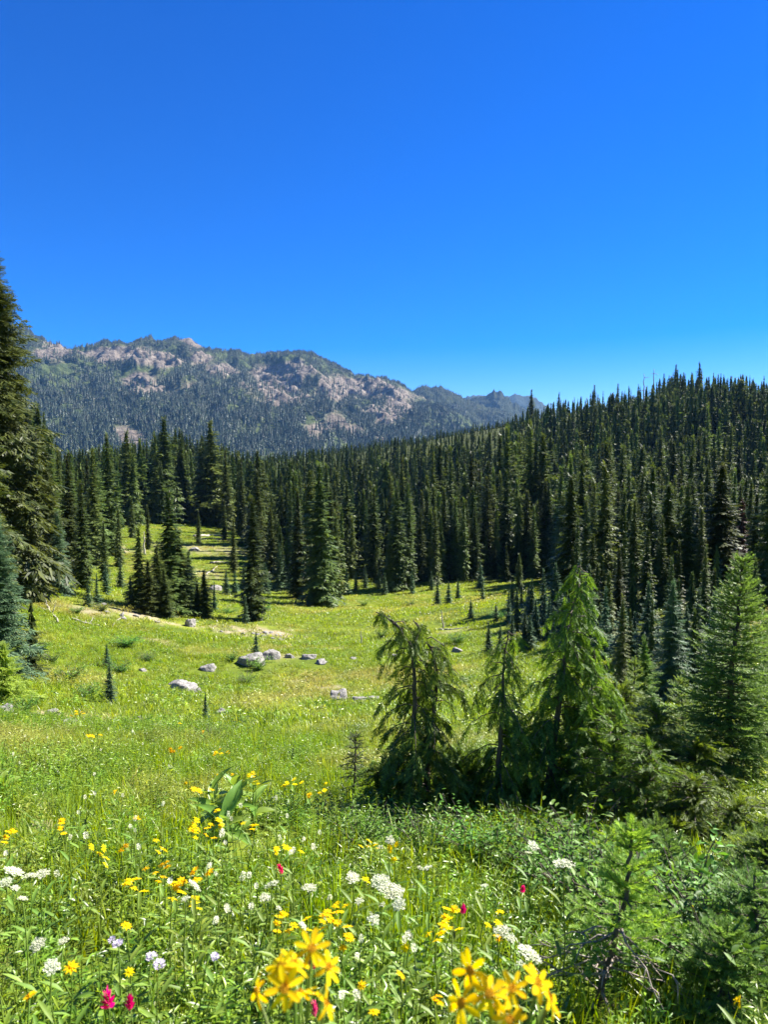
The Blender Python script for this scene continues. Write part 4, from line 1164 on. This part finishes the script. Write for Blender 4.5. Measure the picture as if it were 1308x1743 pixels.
def log(label, pts_, rad_px, seed, name='log', cat='log', lift=.5, knots=3, mat='dead'):
    r = rng(seed)
    Q = [cast(a, b) for a, b in pts_]
    k = Q[0][1] / F_PX * rad_px
    P = np.array(Q) + np.array([0, 0, k * lift])
    s = np.linspace(0, 1, 14); c = np.linspace(0, 1, len(P))
    T = np.stack([np.interp(s, c, P[:, q]) for q in range(3)], 1); T[1:-1] += r.normal(0, k * .25, (12, 3))
    b = T[0].copy(); T -= b
    mb = MB(); mb.tube(T, np.linspace(k, k * .45, 14), 8)
    o = thing(name, label, cat, b)
    obj('bole', mb.mesh('bole', M[mat], True), o)
    for q in range(knots):
        e = T[r.integers(3, 12)]
        mb = MB(); d = norm(r.normal(0, 1, 3) + np.array([0, 0, .6])) * k * r.uniform(3, 7)
        mb.tube(np.array([e, e + d * .5 + r.normal(0, k * .2, 3), e + d]), [k * .35, k * .25, k * .1], 5)
        obj('branch_stub', mb.mesh('branch_stub', M[mat], True), o)
log('bleached log lying down the slope at the left forest foot', [(58, 1000), (78, 1030), (98, 1060)], 2.6, 1)
log('grey fallen log right of the sloping bleached log', [(122, 1054), (145, 1062), (170, 1066)], 2.4, 2)
log('thin fallen branch between grey log and fir clump', [(190, 1068), (200, 1055), (212, 1050)], 1.4, 3)
log('pale fallen log on the meadow behind the cedars', [(748, 1072), (768, 1072), (800, 1068)], 1.6, 4, knots=2)
log('dark fallen log at the top of the left clearing', [(330, 914), (365, 912), (392, 914)], 2.6, 5)
log('curved bleached log on the left clearing', [(350, 978), (362, 972), (370, 964)], 1.6, 6, knots=1)
log('short dark log right of the curved log on the clearing', [(358, 958), (375, 957), (392, 958)], 1.5, 7, knots=0)
def snag(label, px, by, ty, rad_px, seed, name='dead_snag', lean=0.0, branches=5, Y=None):
    r = rng(seed)
    q = cast(px, by) if Y is None else pt(px, by, Y)
    if Y: q[2] = gz(q[0], q[1])
    h = pt(px, ty, q[1])[2] - q[2]; k = q[1] / F_PX * rad_px
    z = np.linspace(-.1 * h * .2, h, 9)
    T = np.stack([lean * z + r.normal(0, k * .4, 9), r.normal(0, k * .4, 9), z], 1)
    o = thing(name, label, 'dead tree', q)
    mb = MB(); mb.tube(T, np.linspace(k, k * .25, 9), 7)
    obj('bole', mb.mesh('bole', M['dead'], True), o)
    for b in range(branches):
        e = T[r.integers(3, 8)]; a = r.uniform(0, 6.28); d = np.array([math.cos(a), math.sin(a), r.uniform(-.3, .4)]) * h * r.uniform(.06, .16)
        mb = MB(); mb.tube(np.array([e, e + d * .6 + r.normal(0, k * .2, 3), e + d]), [k * .3, k * .2, k * .08], 4)
        obj('branch', mb.mesh('branch', M['dead'], True), o)
snag('short bleached stump standing by the pale fallen log', 755, 1070, 1040, 1.8, 11, 'dead_stump', -.1, 2)
snag('tiny dead stub in open grass left of the nodding cedar', 615, 1096, 1074, 1.4, 12, 'dead_stump', 0, 2)
snag('white bare snag on the lit bank at right', 1256, 978, 935, 3.2, 13, lean=.05, branches=8)
snag('thin grey snag poking above the right ridge, left of the tallest trees', 1112, 700, 628, 1.6, 14, branches=3, Y=330)
snag('second thin grey snag above the right ridge', 1096, 706, 636, 1.6, 15, branches=3, Y=330)
snag('crooked white dead stem inside the fir clump', 262, 1046, 1010, 1.3, 16, lean=.15, branches=1)
snag('pale dead trunk between fir clump and left forest', 246, 945, 905, 2.2, 17, branches=2)

# ------------------------------------------------------------------ broad-leaved plant (false hellebore)
def broad_leaf(seed, L=.32, W=.13):
    r = rng(seed); nu, nv = 12, 9
    u = np.linspace(0, 1, nu)[:, None] * np.ones((1, nv)); v = np.ones((nu, 1)) * np.linspace(-1, 1, nv)[None]
    wid = W * .5 * (np.sin(np.pi * np.clip(u, 0, 1) ** .75) ** .85 + .05 * (1 - u))
    x = L * u; y = wid * v
    z = .35 * wid * np.abs(v) ** 1.3 * 1.2 - .42 * L * u ** 2.2 + .0022 * np.cos(v * np.pi * 4) * np.sin(np.pi * u)
    V = np.stack([x, y, z + r.normal(0, .002, x.shape)], -1).reshape(-1, 3)
    i, j = np.meshgrid(np.arange(nu - 1), np.arange(nv - 1), indexing='ij')
    F = np.stack([i * nv + j, (i + 1) * nv + j, (i + 1) * nv + j + 1, i * nv + j + 1], -1).reshape(-1, 4)
    me = mesh_from('leaf', V, F, True); me.materials.append(M['hellebore'])
    return me
BL = [broad_leaf(900 + k, l, w) for k, (l, w) in enumerate([(.27, .10), (.24, .10), (.30, .095), (.2, .085)])]
for (px_, by, hh, lab, sd) in [(362, 1425, .36, 'left stalk of the big broad-leaved plant in the flower meadow', 1), (402, 1430, .45, 'tall middle stalk of the big broad-leaved plant', 2), (432, 1420, .42, 'right stalk of the big broad-leaved plant, leaves spreading', 3), (385, 1452, .28, 'low front stalk of the big broad-leaved plant', 4), (4, 1368, .2, 'single pale broad leaf plant at the left edge', 5)]:
    r = rng(sd + 40)
    q = cast(px_, by)
    o = thing('broad_leaved_plant', lab, 'plant', q, r.uniform(0, 6.28), 'stalks of the broad-leaved plant')
    mb = MB(); mb.tube(np.array([(0, 0, -.03), (.01, 0, hh * .5), (0, .01, hh)]), [.011, .009, .005], 6)
    obj('stalk', mb.mesh('stalk', M['stem'], True), o)
    n = 9
    for k in range(n):
        t = (k + .5) / n; a = k * 2.4 + r.normal(0, .2)
        pitch_ = R(np.interp(t, [0, 1], [8, 62]) + r.normal(0, 9))
        lf = obj('leaf', BL[k % 4], o, (0, 0, hh * (.25 + .72 * t)))
        lf.rotation_euler = (r.normal(0, .2), -pitch_, a)
        lf.scale = (r.uniform(.7, 1.0),) * 3

# ------------------------------------------------------------------ flowers
def petal_mesh(L, W, droop=.25, mat='yellow', notch=True):
    u = np.array([0, .25, .55, .85, 1.0]); w = np.array([.28, .75, 1, .8, .35]) * W * .5
    V, F = [], []
    for k in range(5):
        z = -droop * L * u[k] ** 2
        V += [(L * u[k], w[k], z + .12 * w[k]), (L * u[k], 0, z - .05 * W), (L * u[k], -w[k], z + .12 * w[k])]
    for k in range(4):
        a = 3 * k
        for c in (0, 1):
            F += [(a + c, a + c + 1, a + c + 4), (a + c, a + c + 4, a + c + 3)]
    me = mesh_from('petal', np.array(V), np.array(F), True); me.materials.append(M[mat])
    return me
def disc_mesh(rad):
    mb = MB(); r = rng(5); n = 40
    k = np.arange(n); a = k * 2.39996; rr = rad * np.sqrt(k / n)
    D = np.stack([np.cos(a) * rr * .4 / rad, np.sin(a) * rr * .4 / rad, np.ones(n)], 1)
    B = np.stack([np.cos(a) * rr, np.sin(a) * rr, rad * .55 * (1 - (rr / rad) ** 2) - .001], 1)
    t = np.array([(0, 0, 0), (.5, .25, .0), (1, 0, 0), (.5, -.25, 0), (.5, 0, .25)]); f = np.array([(0, 1, 4), (1, 2, 4), (2, 3, 4), (3, 0, 4)])
    mb.stamp((t, f), frames(D) * rad * .55, B)
    mb.add([(0, 0, -.004)] + [(math.cos(q) * rad * 1.05, math.sin(q) * rad * 1.05, 0.0) for q in np.arange(10) * .6283], [(0, 1 + (q + 1) % 10, 1 + q) for q in range(10)])
    mb.add([(0, 0, rad * .2)] + [(math.cos(q) * rad * 1.05, math.sin(q) * rad * 1.05, 0.0) for q in np.arange(10) * .6283], [(0, 1 + q, 1 + (q + 1) % 10) for q in range(10)])
    return mb.mesh('disc', M['disc'])
PETAL = [petal_mesh(.027, .0105, .15), petal_mesh(.025, .0095, .45), petal_mesh(.029, .011, -.05)]
DISC = disc_mesh(.0075)
SEPAL = None
def near_daisy(label, base_px, heads, seed, group=None):
    """a flowering plant close to the viewer: stem, leaves, each head with its petals"""
    r = rng(seed)
    pts_ = [pt(a, b, Y) for a, b, Y, *_ in heads]
    c = np.mean(pts_, axis=0); base = np.array([c[0] + .02, c[1] + .03, 0]); base[2] = gz(base[0], base[1])
    o = thing('yellow_flower_plant', label, 'flower', base, 0, group)
    fork = np.array([c[0], c[1], c[2] - .16]) - base
    mb = MB(); P = np.array([(0, 0, -.02), fork * .4 + r.normal(0, .012, 3), fork * .75 + r.normal(0, .012, 3), fork]); mb.tube(P, [.005, .0045, .004, .0035], 6)
    obj('stem', mb.mesh('stem', M['stem'], True), o)
    lm = MB(); lm.add(LANCE[0] * .13, LANCE[1]); lme = lm.mesh('leaf', M['herb'])
    for k in range(10):
        t = .25 + .7 * k / 10
        q = np.array([np.interp(t, [0, .4, .75, 1], P[:, z]) for z in range(3)])
        lf = obj('leaf', lme, o, q); lf.rotation_euler = (r.normal(0, .3), -R(r.uniform(10, 50)), k * 2.4)
    for (a, b, Y, tilt, turn, n), p in zip(heads, pts_):
        p = p - base
        mb = MB(); mid = (fork + p) / 2 + np.array([0, 0, -.02]); mb.tube(np.array([fork, mid, p - np.array([0, 0, .004])]), [.003, .0025, .0022], 5)
        obj('flower_stalk', mb.mesh('flower_stalk', M['stem'], True), o)
        h = obj('flower_head', DISC, o, p); h.rotation_euler = (R(tilt), 0, R(turn)); h.scale = (r.uniform(.62, .78),) * 3
        for k in range(n):
            pm = obj('petal', PETAL[r.integers(3)], h, (math.cos(k * 6.283 / n) * .006, math.sin(k * 6.283 / n) * .006, .0005 * (k % 2)))
            pm.rotation_euler = (r.normal(0, .25), r.normal(0, .2), k * 6.283 / n + r.normal(0, .1))
near_daisy('big yellow daisy-like cluster at the bottom edge, left of centre', None,
           [(531, 1614, .92, 35, 10, 9), (559, 1645, .95, 60, 60, 8), (478, 1646, .88, 45, -25, 9), (484, 1682, .86, 55, 20, 8), (510, 1690, .9, 40, 200, 9), (555, 1708, .93, 70, 80, 7), (438, 1686, .97, 85, -70, 6), (500, 1640, .95, 25, 100, 8)], 1, 'big yellow flowers at the bottom edge')
near_daisy('big yellow daisy-like cluster at the bottom edge, right of centre', None,
           [(833, 1692, .84, 40, -10, 9), (872, 1682, .88, 55, 30, 8), (786, 1708, .86, 60, -50, 8), (916, 1672, .86, 50, 60, 8), (936, 1698, .89, 60, 80, 8), (801, 1652, .9, 75, -30, 7), (868, 1736, .83, 35, 5, 9), (845, 1715, .9, 45, 170, 8)], 2, 'big yellow flowers at the bottom edge')

def stem_mesh(seed):
    r = rng(seed); mb = MB()
    z = np.linspace(-.04, 1, 6)
    P = np.stack([r.normal(0, .02, 6), r.normal(0, .02, 6), z], 1); P[-1, :2] = 0; P[0, :2] = 0
    mb.tube(P, np.linspace(.0075, .005, 6), 4)
    D = np.array([(math.cos(k * 2.4), math.sin(k * 2.4), .8) for k in range(7)]); B = np.array([(0, 0, .1 + .11 * k) for k in range(7)])
    mb.stamp(LANCE, frames(D) * .2, B)
    return mb.mesh('stem', M['stem'])
STEMS = [stem_mesh(k) for k in range(3)]
def small_daisy(seed, heads):
    r = rng(seed); mb = MB(); pv = np.array([(0, 0, 0), (.5, .22, .02), (1, 0, -.1), (.5, -.22, .02)])
    for h in range(heads):
        c = np.array([r.normal(0, .026), r.normal(0, .026), r.normal(0, .014)]) if heads > 1 else np.zeros(3)
        ti = r.normal(0, .35, 2); n = 9
        D = np.array([(math.cos(k * .698), math.sin(k * .698), ti[0] * math.cos(k * .698) + ti[1] * math.sin(k * .698) + r.normal(0, .12)) for k in range(n)])
        mb.stamp((pv, _RF), frames(D) * .025, np.repeat(c[None], n, 0))
        a = np.arange(6) * 1.047
        mb.add(np.vstack([np.stack([np.cos(a) * .006, np.sin(a) * .006, a * 0 + .002], 1), [[0, 0, .007]]]) + c, [(q, (q + 1) % 6, 6) for q in range(6)])
    return mb.mesh('flower_head', M['yellow'])
def umbel(seed, rad, rays=16, per=14, fl=.0075):
    r = rng(seed); mb = MB(); st = MB()
    D, B = [], []
    for k in range(rays):
        a = k * 2.4; q = rad * math.sqrt((k + .5) / rays)
        c = np.array([math.cos(a) * q, math.sin(a) * q, .25 * rad * (1 - (q / rad) ** 2)])
        st.tube(np.array([(0, 0, -rad * .6), c * .6 + np.array([0, 0, -rad * .2]), c - np.array([0, 0, .003])]), [.0015, .0012, .001], 3, cap=False)
        for i in range(per):
            b = i * 2.4; s = rad * .24 * math.sqrt((i + .5) / per)
            B.append(c + np.array([math.cos(b) * s, math.sin(b) * s, .3 * s + r.normal(0, .002)])); D.append((math.cos(r.uniform(0, 6)), math.sin(r.uniform(0, 6)), r.normal(.1, .3)))
    D, B = np.array(D), np.array(B)
    pv = np.array([(-.5, -.5, 0), (.5, -.5, .1), (.5, .5, 0), (-.5, .5, .1)])
    mb.stamp((pv, _RF), frames(D, roll=r.normal(0, .4, len(D))) * fl, B)
    return mb.mesh('flower_head', M['white']), st.mesh('rays', M['stem'])
def spike(seed, L, rad, mat, n=60, fl=.009):
    r = rng(seed); mb = MB()
    k = np.arange(n); z = k / n; a = k * 2.4
    rr = rad * np.sin(np.pi * np.clip(z * .9 + .08, 0, 1)) ** .6
    D = np.stack([np.cos(a), np.sin(a), .5 + r.normal(0, .2, n)], 1)
    B = np.stack([np.cos(a) * rr * .6, np.sin(a) * rr * .6, z * L], 1)
    mb.stamp((np.array([(0, 0, 0), (.5, .4, .05), (1, 0, 0), (.5, -.4, .05)]), _RF), frames(D, roll=r.normal(0, .5, n)) * fl, B)
    return mb.mesh('flower_head', M[mat])
def brush(seed):
    r = rng(seed); mb = MB(); n = 22
    D = np.array([(math.cos(k * 2.4) * np.interp(k, [0, n], [.9, .15]), math.sin(k * 2.4) * np.interp(k, [0, n], [.9, .15]), 1.0) for k in range(n)])
    B = np.array([(0, 0, .03 * k / n) for k in range(n)])
    mb.stamp(tmpl_leaf(1, .3, .2, -.15), frames(D, up=(1, .3, 0)) * (.028 * r.uniform(.8, 1.15, n))[:, None, None], B)
    return mb.mesh('flower_head', M['red'])
DAISY = [small_daisy(1, 1), small_daisy(2, 2), small_daisy(3, 4), small_daisy(4, 5)]
UMB = [umbel(1, .030, 14, 12, .0045), umbel(2, .042, 18, 14, .005), umbel(3, .056, 26, 16, .0055), umbel(4, .02, 8, 10, .004)]
BIST = [spike(1, .026, .009, 'white', 50, .007), spike(2, .021, .008, 'white', 40, .007), spike(3, .032, .009, 'white', 60, .007)]
ASTER = spike(9, .018, .015, 'lilac', 40, .012)
BRUSH = [brush(1), brush(2)]
FL = []                                                       # (species, patch, px, py, variant, height, scale)
def fl(species, patch, rows, var, h, sc):
    for k, q in enumerate(rows):
        FL.append((species, patch, q[0], q[1], (var + k) if not (len(q) > 3) else q[3], h, sc * (q[2] if len(q) > 2 else 1)))
fl('yellow', 'left', [(17, 1422, 1, 3), (109, 1405, 1, 3), (168, 1450, 1.1, 3), (207, 1444, 1, 2), (232, 1395), (215, 1575, 1.1, 0), (121, 1646, 1.2, 0), (50, 1694, 1, 0), (220, 1654, .9, 0)], 1, .42, 1)
fl('yellow', 'trail', [(272, 1444, 1, 2), (277, 1472, 1.1, 2), (235, 1505, 1.1, 3), (271, 1494, .9, 2), (330, 1488, 1.3, 3), (298, 1520, 1.2, 2), (338, 1536, 1.1, 3)], 2, .42, 1)
fl('yellow', 'plant', [(336, 1400, 1, 3), (326, 1412, 1, 3), (350, 1416, 1.1, 3), (365, 1396, 1.1, 2), (376, 1404, .9, 1), (428, 1406, 1, 2)], 2, .45, 1)
fl('yellow', 'centre', [(468, 1446), (492, 1442, 1, 2), (524, 1574, 1.2, 3), (480, 1568, 1, 3), (581, 1539, 1, 2), (577, 1561, 1.1, 3), (558, 1563, .9, 2), (585, 1600, 1, 2), (622, 1500), (671, 1442), (629, 1438), (691, 1613), (683, 1659, 1, 0), (616, 1677, 1, 0), (637, 1722, .9, 0)], 1, .42, .95)
fl('yellow', 'right', [(768, 1558, 1.2, 3), (772, 1572, 1.1, 3), (743, 1593, 1, 2), (740, 1703, 1, 1), (840, 1568, 1, 2), (1184, 1548, 1, 0), (1262, 1702, 1, 1), (848, 1596, .8, 1)], 1, .4, 1)
fl('yellow', 'slope', [(155, 1251, 1.3), (130, 1215, 1.6), (306, 1231, 1.8), (347, 1245, 1.4), (293, 1275, 1.2), (377, 1278, 1.4), (390, 1282), (198, 1347), (336, 1342, 1.3), (427, 1322, 1.2), (316, 1333), (370, 1320), (435, 1331), (500, 1330, 1.3), (395, 1318), (528, 1352, 1.2), (548, 1345)], 2, .4, 1)
fl('umbel', 'left', [(22, 1484, 1, 2), (50, 1492, 1, 1), (10, 1502, 1, 1), (72, 1488, 1, 1), (25, 1512, .9, 0), (38, 1530, .8, 0), (64, 1608, .8, 1), (108, 1602, .8, 0), (88, 1646, .8, 1)], 1, .5, .68)
fl('umbel', 'centre', [(330, 1508, 1, 1), (316, 1530, .8, 0), (527, 1512, 1, 1), (463, 1506, 1, 1), (450, 1528, 1, 0), (474, 1546, .8, 3), (600, 1494, 1, 1), (648, 1502, 1.1, 2), (668, 1518, 1.2, 2), (680, 1540, .9, 1), (612, 1534, .9, 0), (636, 1565, 1, 0), (652, 1540, .8, 3), (515, 1576, .7, 0)], 1, .5, .68)
fl('umbel', 'right', [(855, 1586, 1, 1), (870, 1598, .9, 0), (898, 1622, 1, 1), (912, 1632, .8, 0), (886, 1640, .8, 3), (728, 1478, 1, 0), (715, 1477, .8, 3), (664, 1430, 1, 0), (648, 1442, 1, 3), (908, 1440, 1, 1), (900, 1452, .8, 0), (825, 1508, .7, 0)], 0, .5, .75)
fl('umbel', 'tall', [(960, 1472, .9, 1)], 0, .75, 1)
fl('bistort', 'left', [(147, 1428, 1.5), (10, 1455, 1.2), (237, 1445, 1.2), (222, 1410), (230, 1416), (228, 1398), (134, 1386), (98, 1492, 1.3), (162, 1353), (145, 1360), (34, 1300), (22, 1286), (42, 1255), (80, 1257), (225, 1247), (243, 1268), (170, 1278), (185, 1243), (160, 1320), (208, 1357), (276, 1372), (118, 1430)], 0, .42, 1.1)
fl('bistort', 'centre', [(370, 1490), (389, 1553, 1.2), (365, 1573, 1.2), (427, 1547, 1.2), (353, 1480, 1.2), (288, 1500, 1.2), (423, 1495, 1.4), (410, 1500, 1.4), (437, 1512, 1.1), (389, 1550), (377, 1424, 1.5), (384, 1436), (410, 1375, 1.3), (388, 1390), (395, 1397), (517, 1432), (500, 1452), (535, 1446, 1.3), (560, 1532), (478, 1430), (495, 1455), (545, 1420, 1.2), (470, 1362), (490, 1392), (700, 1598, 1.4), (690, 1608), (615, 1605), (607, 1633), (706, 1620), (583, 1700), (610, 1702, 1.3)], 1, .42, 1.1)
fl('aster', 'left', [(202, 1612, 1.3), (192, 1603, 1), (257, 1636, 1.4), (270, 1648, 1.3), (365, 1632, 1)], 0, .4, 1)
fl('brush', 'a', [(186, 1716, 1.5)], 0, .35, 1)
fl('brush', 'b', [(222, 1720, .95)], 1, .35, 1)
fl('brush', 'c', [(536, 1650, 1)], 0, .4, 1)
fl('brush', 'd', [(538, 1732, .9)], 1, .35, 1)
fl('brush', 'e', [(787, 1557, .9)], 0, .42, 1)
fl('brush', 'f', [(480, 1488, 1.1)], 1, .42, 1)
fl('brush', 'g', [(889, 1520, .8)], 1, .42, 1)
FLAB = {('yellow', 'left'): 'small yellow flower near the left edge, {} from left', ('yellow', 'trail'): 'yellow flower in the trail below the broad-leaved plant, {} from left', ('yellow', 'plant'): 'yellow flower in front of the broad-leaved plant, {} from left',
        ('yellow', 'centre'): 'yellow flower in the central lower grass, {} from left', ('yellow', 'right'): 'yellow flower in the right lower grass, {} from left', ('yellow', 'slope'): 'distant yellow flower above the broad-leaved plant, {} from left',
        ('umbel', 'left'): 'white flat-topped umbel near the left edge, {} from left', ('umbel', 'centre'): 'white flat-topped umbel in the central grass, {} from left', ('umbel', 'right'): 'white flat-topped umbel below the cedars\' shade, {} from left', ('umbel', 'tall'): 'lone long-stemmed white umbel against the dark cedar shade',
        ('bistort', 'left'): 'small white bistort spike on the left slope, {} from left', ('bistort', 'centre'): 'small white bistort spike in the central grass, {} from left', ('aster', 'left'): 'pale lilac flower in the lower left grass, {} from left',
        ('brush', 'a'): 'bright red paintbrush flower at the lower left, the larger one', ('brush', 'b'): 'red paintbrush bud right of the larger red paintbrush', ('brush', 'c'): 'red flower peeking from behind the left yellow cluster', ('brush', 'd'): 'red flower at the bottom edge under the left yellow cluster',
        ('brush', 'e'): 'small red flower beside the right-hand small yellow flowers', ('brush', 'f'): 'pink-red flower among white umbels in the centre', ('brush', 'g'): 'faint red flower before the cedar shade'}
SPEC = {'yellow': ('yellow_flower', 'yellow wildflowers'), 'umbel': ('white_umbel_flower', 'white umbels'), 'bistort': ('white_spike_flower', 'white bistort spikes'), 'aster': ('lilac_flower', 'lilac flowers'), 'brush': ('red_flower', 'red paintbrush flowers')}
FL.sort(key=lambda a: (a[0], a[1], a[2]))
cnt = {}
r = rng(53)
for sp, patch, px_, py_, var, h, sc_ in FL:
    k = cnt.setdefault((sp, patch), 0); cnt[(sp, patch)] += 1
    hh = h * r.uniform(.85, 1.15)
    q = cast(px_, py_, hh)
    o = thing(SPEC[sp][0], FLAB[(sp, patch)].format(ORD[k]), 'flower', q, r.uniform(0, 6.28), SPEC[sp][1])
    obj('stem', STEMS[k % 3], o, scale=(.45, .45, hh))
    me = {'yellow': DAISY, 'umbel': [u[0] for u in UMB], 'bistort': BIST, 'aster': [ASTER], 'brush': BRUSH}[sp]
    sc_ *= .85 if sp in ('yellow', 'bistort', 'aster') else 1
    hd = obj('flower_head', me[var % len(me)], o, (0, 0, hh), (r.normal(.12, .25), r.normal(0, .25), r.uniform(0, 6)), sc_)
    if sp == 'umbel':
        obj('rays', UMB[var % 4][1], hd)

# ------------------------------------------------------------------ grass and herbs
def blades(mb, r, n, rad, l0, l1, w, lean=.35, curve=.5):
    for k in range(n):
        a, q = r.uniform(0, 6.28), rad * math.sqrt(r.random())
        p = np.array([math.cos(a) * q, math.sin(a) * q, -.02])
        L = r.uniform(l0, l1); b = r.uniform(0, 6.28); ln = abs(r.normal(0, lean))
        out = np.array([math.cos(b), math.sin(b), 0]); sd = np.array([-math.sin(b), math.cos(b), 0]) * w * r.uniform(.6, 1.3) * .5
        c = [p + out * (L * (ln * t + curve * ln * t * t)) + np.array([0, 0, L * (t - .25 * ln * t * t)]) for t in (0, .4, .75, 1)]
        mb.add([c[0] - sd, c[0] + sd, c[1] - sd, c[1] + sd, c[2] - sd * .7, c[2] + sd * .7, c[3]], [(0, 1, 3), (0, 3, 2), (2, 3, 5), (2, 5, 4), (4, 5, 6)])
def herb(seed, stems, leaves, Hh, leaf, rad, tmpl):
    r = rng(seed); mb = MB(); D, B, S = [], [], []
    for s in range(stems):
        a, q = r.uniform(0, 6.28), rad * math.sqrt(r.random())
        base = np.array([math.cos(a) * q, math.sin(a) * q, 0]); h = Hh * r.uniform(.55, 1.1); ln = r.normal(0, .2, 2)
        for k in range(leaves):
            t = (k + 1) / leaves
            B.append(base + np.array([ln[0] * h * t, ln[1] * h * t, h * t])); b = k * 2.4 + s
            D.append((math.cos(b), math.sin(b), r.uniform(-.1, .9))); S.append(leaf * r.uniform(.6, 1.15) * (1.1 - .3 * t))
        mb.tube(np.array([base - (0, 0, .02), base + np.array([ln[0] * h, ln[1] * h, h])]), [.003, .0015], 3, cap=False)
    D, B, S = np.array(D), np.array(B), np.array(S)
    mb.stamp(tmpl, frames(D, roll=r.normal(0, .35, len(D))) * S[:, None, None], B)
    return mb
near_src, mid_src, far_src = [], [], []
for k in range(3):
    near_src.append(herb(1000 + k, 9, 10, [.24, .27, .2][k], [.058, .05, .066][k], .15, [LANCE, tmpl_leaf(1, .3, .18, .2), LANCE][k]).mesh('herb', M['herb']))
for k in range(3):
    mb = MB(); blades(mb, rng(1010 + k), 46, .14, .10, .27, .007); near_src.append(mb.mesh('tuft', M['grass']))
for k in range(2):
    mb = MB(); r = rng(1020 + k); blades(mb, r, 10, .15, .2, .36, .005, .2); blades(mb, r, 24, .13, .1, .22, .011, .5); near_src.append(mb.mesh('tuft', M['grass']))
for k in range(3):
    mb = MB(); blades(mb, rng(1030 + k), 46, .28, .06, .17, .011, .5); mid_src.append(mb.mesh('tuft', M['grass']))
mid_src.append(herb(1040, 9, 6, .13, .09, .26, tmpl_leaf(1, .34, .18, .2)).mesh('herb', M['herb']))
for k in range(3):
    mb = MB(); blades(mb, rng(1050 + k), 44, .6, .07, .2, .032, .55); far_src.append(mb.mesh('tuft', M['grass']))

def strew(seed, y0, y1, dens, pad):
    r = rng(seed)
    n = int((y1 - y0) * ((y0 + y1) * .62 + 2 * pad) * dens)
    y = np.sqrt(r.uniform(y0 * y0, y1 * y1, n)) if pad < .1 * y1 else r.uniform(y0, y1, n)
    if pad >= .1 * y1:                                         # thin the near rows so the cover stays even
        keep = r.random(n) < (y * .62 + pad) / (y1 * .62 + pad)
        y = y[keep]
    x = r.uniform(-1, 1, len(y)) * (y * .62 + pad)
    return r, x, y
def cover(name, label, seed, y0, y1, dens, pad, src, s0, s1, herbs, dry0=.05):
    r, x, y = strew(seed, y0, y1, dens, pad)
    z = H(x, y)
    b = bare(x, y)
    wd, px, py = wooded(x, y, z)
    for X_, Y_, w_ in ROCKPOS:
        b = np.maximum(b, .95 * ((x - X_) ** 2 + ((y - Y_ + w_ * .5) * .7) ** 2 < (w_ * 1.0) ** 2))
    keep = (r.random(len(x)) > b * 1.1) & ~(wd & (r.random(len(x)) < .8))
    x, y, z, b = x[keep], y[keep], z[keep], b[keep]
    n = len(x)
    dry = fbm(x / 3.1 + 5, y / 4.5, 61, 4)
    tint = np.clip((dry - .53) * 3.2, 0, .6) + np.clip(b * .9, 0, .5) + r.normal(dry0, .07, n)
    lush = fbm(x / 1.9, y / 1.9, 67, 3)
    nh = herbs
    vid = np.where(r.random(n) < np.clip((lush - .3) * 2.2 + .3, .35, .9), r.integers(0, max(nh, 1), n), r.integers(nh, len(src), n)) if nh else r.integers(0, len(src), n)
    if name == 'meadow_grass': vid = np.where(r.random(n) < .2, 3, r.integers(0, 3, n))
    hgt = r.uniform(s0, s1, n) * (.75 + .5 * lush)
    scatter(name, label, 'grass', np.stack([x, y, z], 1), r.uniform(0, 6.28, n), np.column_stack([hgt, hgt, hgt * r.uniform(.7, 1.2, n)]), vid, src, np.clip(tint, 0, .9), r.normal(0, .12, (n, 2)))
    print(name, n)
cover('foreground_grass', 'lush grass and leafy herbs of the foreground slope', 71, 0.7, 13, 95, 1.6, near_src, .65, 1.2, 3, .07)
cover('meadow_grass', 'bright green grass of the middle meadow', 72, 11, 42, 16, 1.0, mid_src, .75, 1.3, 0, .16)
cover('far_meadow_grass', 'yellow-green grass of the far meadow', 73, 38, 165, 2.2, 1.0, far_src, .6, 1.2, 0, .20)

# ------------------------------------------------------------------ air
hz, N, L = new_mat('thin_haze')
pv = N.new('ShaderNodeVolumePrincipled')
pv.inputs['Color'].default_value = (0.24, 0.52, 1.0, 1)
pv.inputs['Density'].default_value = HAZE
pv.inputs['Anisotropy'].default_value = 0.0
on = N.new('ShaderNodeOutputMaterial'); L.new(pv.outputs[0], on.inputs['Volume'])
lo, hi = np.full(3, 1e9), np.full(3, -1e9)
for o in scene.objects:
    if o.type == 'MESH' and o.get('kind') in ('structure', 'stuff'):
        co = np.empty(len(o.data.vertices) * 3, np.float32); o.data.vertices.foreach_get('co', co); co = co.reshape(-1, 3)
        lo = np.minimum(lo, co.min(0)); hi = np.maximum(hi, co.max(0))
lo -= (200, 200, 1.5); hi += (200, 200, 40)
bm = bmesh.new(); bmesh.ops.create_cube(bm, size=1)
for v in bm.verts:
    v.co = Vector([(lo[k] + hi[k]) / 2 + v.co[k] * (hi[k] - lo[k]) for k in range(3)])
me = bpy.data.meshes.new('haze'); bm.to_mesh(me); bm.free(); me.materials.append(hz)
tag(obj('haze', me), 'thin bluish mountain air over the valley', 'haze', kind='stuff')
